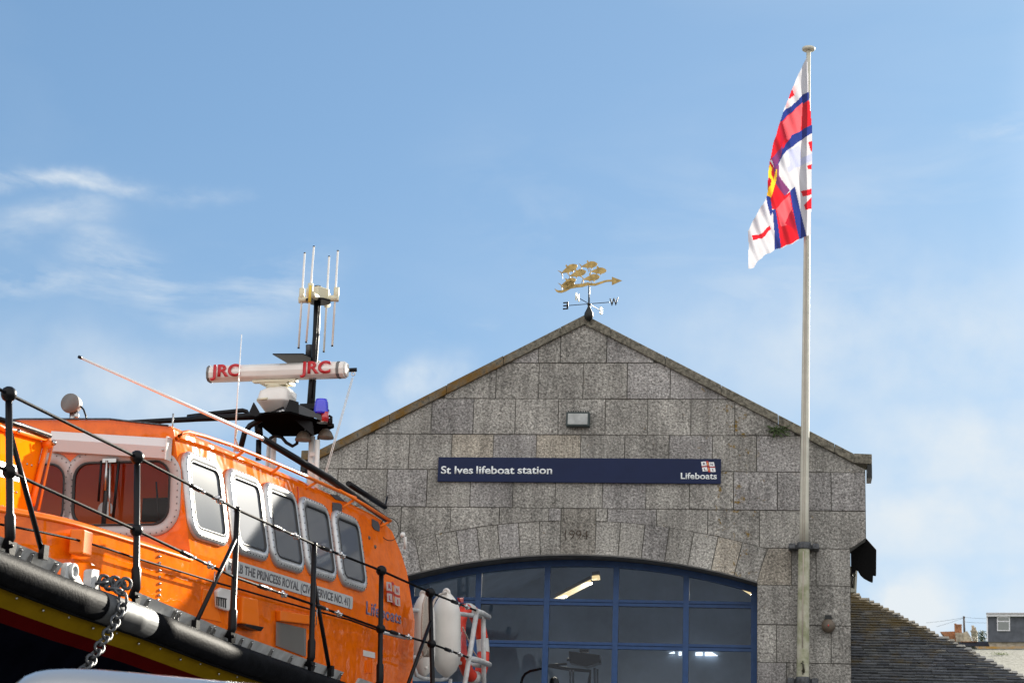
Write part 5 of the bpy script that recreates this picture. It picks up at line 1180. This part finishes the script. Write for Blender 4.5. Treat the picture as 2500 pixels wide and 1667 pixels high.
# flat plate aerial and can above
m=MB(); Zt=(MBt@G6(1150,255)).z; m.prism([bz(*z6(855,210),Zt),bz(*z6(1200,208),Zt),bz(*z6(1400,300),Zt),bz(*z6(1040,318),Zt)],(0,0,.012)); m.build('aerial_plate',BLK,boat)
m=MB(); c=G6(1267,240,.1); m.lathe(c,(0,0,1),[(0,.04),(.09,.04),(.11,.042),(.13,.042),(.13,0)],16); m.build('sensor_can',GALV,boat)
m=MB(); m.tube([G6(1290,380,.1),G6(1700,385,.1),G6(1805,380,.1)],.022,10); m.build('yard_arm',BLK,boat)
m=MB(); m.ring(G6(1765,425,.1),(0,1,0),.02,.006,12,6); 
for dx in(0,14): m.tube([G6(1750+dx,470,.1),G6(1400+dx*1.2,1700,-.3)],.0045,5)
m.build('signal_halyard',WHT,boat)
# blue beacon, red lamp, horns
m=MB(); c=G6(1400,880,-.25); m.lathe(c,(0,0,1),[(0,.0),(0,.075),(.02,.078),(.13,.068),(.155,.058),(.165,.0)],20); m.build('blue_beacon',BLUEL,boat)
m=MB(); c=G6(1420,980,-.2); m.lathe(c,(0,0,1),[(0,.06),(.14,.06)],16); m.tube([G6(1490,900,-.2),G6(1515,910,-.2),G6(1515,1010,-.2)],.015,8); m.tube([G6(1495,930,-.2),G6(1495,1010,-.2)],.02,8); m.build('lamp_base',BLK,boat)
m=MB(); c=G6(1440,965,-.27); m.lathe(c,(0,0,1),[(0,.04),(.1,.04)],16); m.build('red_lamp',REDLN,boat)
m=MB()
for x,y in((1450,1110),(1200,1135)): m.lathe(G6(x,y+45,-.1),(0,0,1),[(0,.085),(.02,.085),(.07,.06),(.1,.035)],16)
m.build('horn',BELL,boat)
# aerial array on the masthead
T=lambda x,y,dy=0: by(*zA(x,y),YG+dy)
m=MB(); m.lathe(T(500,640),(0,0,1),[(0,.14),(.02,.14)],8); m.build('array_plate',BLK,boat)
m=MB(); c=T(490,530); m.obox(c+V((0,0,.01)),(.082,-.03,0),(.03,.082,0),(0,0,.066)); ab=m.build('array_box',CREAM,boat,bevel=.01)
m=MB(); m.tube([T(190,605),T(400,597)],.034,12); m.tube([T(590,588),T(820,572)],.034,12); m.tube([T(350,495,-.35),T(480,560,-.1)],.032,12); m.tube([T(560,610,.1),T(655,680,.35)],.032,12)
for x,y,dy in((235,590,0),(372,515,-.35),(640,665,.35),(785,575,0)): m.lathe(T(x,y+50,dy),(0,0,1),[(0,.03),(.15,.03)],10)
m.build('array_arm',CREAM,ab)
for (xt,yt),(xb_,yb_),dy in(((700,582),zA(190,1358),0),((721,567),zA(313,1267),-.35),((756,590),zA(592,1417),.35),((776,577),zA(727,1325),0)):
    m=MB(); a_=by(xt*S,yt*S,YG+dy); b_=by(xb_,yb_,YG+dy); m.tube([a_,b_],.0115,8); ro=m.build('dipole_rod',WHT,boat)
    m=MB(); m.tube([b_,b_+(b_-a_)*.012],.013,8); m.tube([a_,a_-(b_-a_)*.008],.013,8); m.build('rod_cap',BLK,ro)
m=MB(); m.tube([T(380,375,-.37),T(362,640,-.37)],.016,10); m.build('yellow_sleeve',mat('yellow_plastic',(.7,.5,.05),.5),ab)
# thin upright whip and its tie
m=MB(); m.tube([by(555*S,768*S,17.5),by(546*S,900*S,17.5),by(538*S,1038*S,17.5)],[.004,.0055,.008],6); m.build('upright_aerial',WHT,boat)
m=MB(); m.tube([by(545*S,985*S,17),by(540*S,1005*S,17),by(548*S,1028*S,17)],.008,5); m.tube([by(538*S,1030*S,17),by(560*S,1035*S,17)],.02,8); m.build('rope_tie',ROPE,boat)
# searchlight
sY=(MBt@V((-1.45,3.55,.6))).y
SL=lambda x,y:by(x/3.919,900+y/3.919,sY)
m=MB(); c=SL(685,335); m.lathe(c+V((0,.08,0)),(0,-1,0),[(0,.04),(.03,.07),(.07,.078),(.10,.082),(.115,.08),(.115,.068)],24); se=m.build('searchlight',GRIL,boat)
m=MB(); m.lathe(c+V((0,.0,0)),(0,-1,0),[(0,.07),(.03,.067),(.034,0)],24); m.build('lens',LENS,se)
m=MB(); m.tube([SL(700,415),SL(690,470),SL(690,500)],[.03,.022,.05],12); m.tube([SL(725,400),SL(735,500)],.022,10); m.build('stand',STEEL,se)
m=MB(); m.tube([SL(765,352),SL(800,390),SL(822,450),SL(830,510)],.008,6); m.build('lead',BLK,se)
m=MB(); m.tube([ba(415/.9408*.9408,1035,3.5)]*1+[ba(422,1015,3.5)],.008,6); 
m=MB(); c=LB(atz(*(1650/3.919,900+545/3.919),(MBt@V((-.66,3.5,.5))).z)); c=by(1650/3.919,900+545/3.919,(MBt@V((-.66,3.5,.5))).y); m.tube([c+V((-.06,0,-.03)),c+V((0,0,-.03)),c+V((0,0,.10))],.008,6); m.build('roof_hook',STEEL,boat)
# open hatch panel at the left edge
zP=lambda x,y:(x/4.355,960+y/4.355)
nh=V((1,.12,.12)).normalized()           # boat frame
Ph=ba(*zP(470,540),2.35)
def hpn(x,y,off=0):
    n=(MBt.to_3x3()@nh); return LB(onplane(*zP(x,y),(MBt@Ph),n))+nh*off
m=MB(); m.prism([hpn(-260,230),hpn(0,310),hpn(120,375),hpn(430,480),hpn(455,560),hpn(290,1290),hpn(0,1235),hpn(-260,1190)],nh*-.03); hp_=m.build('hatch_panel',mat('hatch_orange',(.93,.21,.003),.7,spec=.0,coat=.05,var=.06,vscale=4),boat,bevel=.006)
m=MB(); m.tube([hpn(-260,250,.03),hpn(0,380,.03),hpn(120,400,.03),hpn(440,490,.03)],.02,8); m.tube([hpn(455,540,.03),hpn(300,1190,.03)],.022,8); m.tube([hpn(490,560,.05),hpn(340,1250,.05)],.010,8); m.ball(hpn(455,545,.03),.045,10); m.ball(hpn(460,475,.03),.03,10); m.build('hatch_frame',ORPL,hp_)
m=MB(); m.tube([hpn(-200,260,.06),hpn(130,350,.06),hpn(445,462,.06)],.022,8); m.build('hatch_strut',BLK,hp_)
m=MB(); m.tube([hpn(10,380,.06),hpn(14,440,.06)],.012,6); m.ball(hpn(460,540,.08),.022,8); m.ball(hpn(125,415,.05),.016,8)
for x,y in((285,752),(333,765),(135,1043),(172,1052),(20,1198)): m.ball(hpn(x,y,.0),.010,6)
m.build('hatch_bolt',STEEL,hp_)
m=MB(); m.prism([hpn(-80,690,.002),hpn(5,722,.002),hpn(160,765,.002),hpn(195,855,.002),hpn(195,940,.002),hpn(-80,860,.002)],nh*.003); stk=m.build('sticker',mat('sticker_white',(.75,.78,.82),.4),hp_)
m=MB(); m.prism([hpn(-80,760,.006),hpn(135,835,.006),hpn(195,905,.006),hpn(195,935,.006),hpn(-80,852,.006)],nh*.002); m.build('sticker_band',mat('sticker_blue',(.02,.22,.62),.4),stk)
# ------------------------------------------------------------------ things on the boat
def btop(name,label,cat,p,group=None):
    return thing(name,label,cat,MBt@Matrix.Translation(p),group)
def fender(cx,top,bot,hw_,q,label):
    c=zr(cx,(top+bot)/2,q); o=btop('fender',label,'fender',c,'white fenders at the stern')
    P_=lambda y:zr(cx,y,q)-c; ppx=6.35*FP/(((MBt@c)-CAM).length); R=hw_/ppx
    ks=[(0,.16),(.03,.3),(.09,.62),(.17,.88),(.27,1),(.72,1.02),(.83,.95),(.92,.70),(.97,.38),(1,.1)]
    tp,bt_=P_(top),P_(bot); m=MB(); m.tube([tp+(bt_-tp)*t_ for t_,_ in ks],[R*r for _,r in ks],28); m.build('body',FEND,o)
    m=MB(); m.ring(tp+V((0,0,-.02)),(.4,1,.2),.035,.018,16,8); m.ball(bt_+V((.05,-.08,.09)),.02,8); m.build('eye',FEND,o)
    return o,tp,bt_,R
fender(700,140,1480,215,-.30,'white inflatable fender nearest the stern rail posts'); fender(345,165,1470,175,-.45,'white fender half hidden by black stanchion, nearer the wheelhouse')
ro=btop('rope_coil','beige mooring rope hanging between the two white fenders','rope',zr(370,700,-.15)); c=zr(370,700,-.15); m=MB()
for k in range(6):
    x0_=320+k*18; m.tube([zr(390-k*2,190+k*6,-.2)-c,zr(x0_+20,350,-.17)-c,zr(x0_,700,-.15)-c,zr(x0_+10,1050,-.15)-c,zr(x0_+20,1150,-.17)-c],.013,6)
m.tube([zr(700,170,-.3)-c,zr(600,190,-.22)-c,zr(520,270,-.17)-c,zr(470,400,-.15)-c,zr(420,800,-.15)-c,zr(380,1100,-.15)-c,zr(260,1200,-.2)-c,zr(220,1300,-.3)-c],.013,6)
m.build('rope',ROPE,ro)
lb=btop('lifebuoy','red lifebuoy with pale bands hung on the stern rail','lifebuoy',zr(1085,950,-.35)); c=zr(1085,950,-.35)
m=MB(); R1=zr(1330,930,-.35)-c; rad=abs(R1.y)*1.05+.02
nb_=(MBt.to_3x3().inverted()@V((.906,-.42,.12))).normalized()
def arc_part(t0,t1,mt,name,r=.068,R=.30):
    m=MB(); u_=nb_.cross(V((0,0,1))).normalized(); v_=u_.cross(nb_); n=18
    m.tube([ (u_*math.cos(t0+(t1-t0)*i/n)+v_*math.sin(t0+(t1-t0)*i/n)*1.25)*R for i in range(n+1)],r,14); m.build(name,mt,lb)
for k in range(4): arc_part(math.radians(k*90+12),math.radians(k*90+78),LBR,'ring_section'); arc_part(math.radians(k*90-12),math.radians(k*90+12),mat('reflective_band',(.52,.52,.5),.4),'band',.07)
m=MB(); m.prism([zr(935,730,-.3)-c,zr(975,830,-.3)-c,zr(1000,1160,-.3)-c,zr(900,1160,-.3)-c],(.01,.02,0)); m.prism([zr(865,245,-.4)-c,zr(930,240,-.4)-c,zr(925,315,-.4)-c,zr(890,310,-.4)-c],(.02,.02,0)); m.prism([zr(900,330,-.4)-c,zr(1060,370,-.4)-c,zr(1080,480,-.4)-c,zr(1020,460,-.4)-c],(.02,.03,0)); m.build('strap',RED,lb)
m=MB(); m.tube([zr(950,700,-.25)-c,zr(1060,950,-.25)-c,zr(1120,1080,-.25)-c,zr(1200,1200,-.25)-c],.008,6); m.build('grab_rope',ROPE,lb)
# mooring chain
def link(m,c,d,side,L_=.058,R=.026,r=.0085):
    d=d.normalized(); side=(side-side.dot(d)*d).normalized(); P_=[]
    for k in range(14):
        t_=2*math.pi*k/14; P_.append(c+d*(math.cos(t_)*L_*.62+math.copysign(min(abs(math.cos(t_)),.35),math.cos(t_))*L_*.4)+side*math.sin(t_)*R)
    m.tube(P_+[P_[0],P_[1]],r,7,caps=False)
chp=[(bq(*z3(960,610),.0)),bq(*z3(1040,660),.03),bq(*z3(1110,705),.08),bq(*z3(1165,760),.16)]
e_=bq(*z3(1165,760),.16)
path=[bq(*z3(955,620),-.02),bq(*z3(1000,610),-.01),bq(*z3(1030,680),.03),bq(*z3(1090,690),.06),bq(*z3(1150,740),.15),bq(*z3(1165,830),.17),bq(*z3(1130,900),.18),bq(*z3(1050,1045),.20),bq(*z3(970,1175),.22),bq(*z3(885,1310),.24),bq(*z3(800,1430),.26),bq(*z3(680,1640),.30),bq(*z3(500,1950),.34)]
c0_=path[0]; cho=btop('mooring_chain','heavy grey chain hanging down over the black hull fender','chain',c0_)
seg=[0]
for i in range(len(path)-1): seg.append(seg[-1]+(path[i+1]-path[i]).length)
m=MB(); dd=0; k=0
while dd<seg[-1]-.05:
    i=max(j for j in range(len(seg)) if seg[j]<=dd); i=min(i,len(path)-2); t_=(dd-seg[i])/(seg[i+1]-seg[i]); p=path[i].lerp(path[i+1],t_)-c0_; d=path[i+1]-path[i]
    link(m,p,d,V((.3,1,0)) if k%2 else V((1,-.3,0)),.062,.032,.0105); dd+=.079; k+=1
for j in range(5): link(m,path[1]-c0_+V((.0+.02*j,.04*j-.03,-.02*(j%2))),V((.4,1,.5*(j%2)-.2)),V((0,0,1)),.055,.034,.013)
m.build('links',GALV,cho)
# ------------------------------------------------------------------ van roof in the near foreground
YV=7.0
vp=[(20,1800),(24,1700),(36,1668),(60,1650),(88,1639),(117,1634),(156,1632),(220,1634),(285,1639.5),(415,1652),(519,1662),(700,1676),(1100,1710),(1250,1740),(1420,1900),(1700,1960)]
v0=aty(300,1700,YV); van=thing('parked_van','blurred pale grey van roof rising at the bottom left corner','van',loc=(v0.x,v0.y,0))
VB=mat('van_paint',(.30,.32,.34),.3,coat=1); 
pts=[aty(x,y,YV)-van.location for x,y in vp]; x_l=pts[0].x-.05; x_r=pts[-1].x+.1
body=[V((x_l-.03,0,.35))]+[V((x_l,0,1.4))]+[V((p.x,0,p.z)) for p in pts[1:]]+[V((x_r,0,.95)),V((x_r+.05,0,.35))]
m=MB(); k=len(body); L3=[(0,-.13,0),(.0,0,0),(0,.2,.02),(0,1.5,.02),(0,1.7,0),(0,1.83,-.13)]
rows_=[]
for dx,dy,dz in L3:
    edge=dz<0 or dy<0
    rows_.append([V((b_.x,dy,b_.z+(dz if b_.z>1.4 else 0)-(.07 if edge and b_.z>1.4 else 0))) for b_ in body])
for r0_,r1_ in zip(rows_[:-1],rows_[1:]): m.add(r0_+r1_,[(i,i+1,k+i+1,k+i) for i in range(k-1)],True)
m.add(rows_[0],[tuple(range(k))]); m.add(rows_[-1],[tuple(range(k))]); m.build('body',VB,van)
for xx in(x_l+.8,x_r-.7):
    m=MB(); m.lathe((xx,-.16,.33),(0,1,0),[(0,.22),(.0,.33),(.2,.33),(.2,.0)],24); wv=m.build('wheel',RUB,van); m=MB(); m.lathe((xx,-.17,.33),(0,1,0),[(0,.0),(0,.2),(.02,.2)],20); m.build('rim',ALU,wv)
m=MB(); m.box(x_l+.3,x_r-1.4,-.145,-.13,1.35,1.85); m.build('side_window',DGL,van)

# ------------------------------------------------------------------ unseen blocks added right of frame to darken reflections in windows and paint
for i,(hgt,lab) in enumerate(((28,'tall grey unseen block added for reflections, far end of the row'),(26,'tall cream unseen block added for reflections, middle of the row'),(23,'tall stone unseen block added for reflections, near end of the row'))):
    cx_,cy_=24.9+(3.7+7.5*i)*.743,50.9-(3.7+7.5*i)*.669
    hs_=thing('reflection_block',lab,'house',Matrix.Translation((cx_,cy_,0))@Matrix.Rotation(math.radians(-42),4,'Z'),'unseen blocks added for reflections')
    m=MB(); m.box(-3.6,3.6,0,7,0,hgt-2.5); m.build('wall',[GW,REND,STN][i],hs_)
    m=MB(); m.prism([(-3.7,-.3,hgt-2.6),(-3.7,3.5,hgt),(-3.7,7.3,hgt-2.6)],(7.4,0,0)); m.build('roof',DROOF,hs_)
    m=MB(); m.box(-3.5,-2.5,2.8,4.2,hgt-1,hgt+.9); m.build('chimney',BRK,hs_)
    for fz in range(8):
        for wx in(-2,1.2):
            if 1.2+fz*2.7+1.5<hgt-2.6:
                m=MB(); m.box(wx-.55,wx+.55,-.04,.02,1.2+fz*2.7,2.7+fz*2.7); w_=m.build('window',TRIM,hs_); m=MB(); m.box(wx-.47,wx+.47,-.055,-.045,1.28+fz*2.7,2.62+fz*2.7); m.build('pane',DGL,w_)
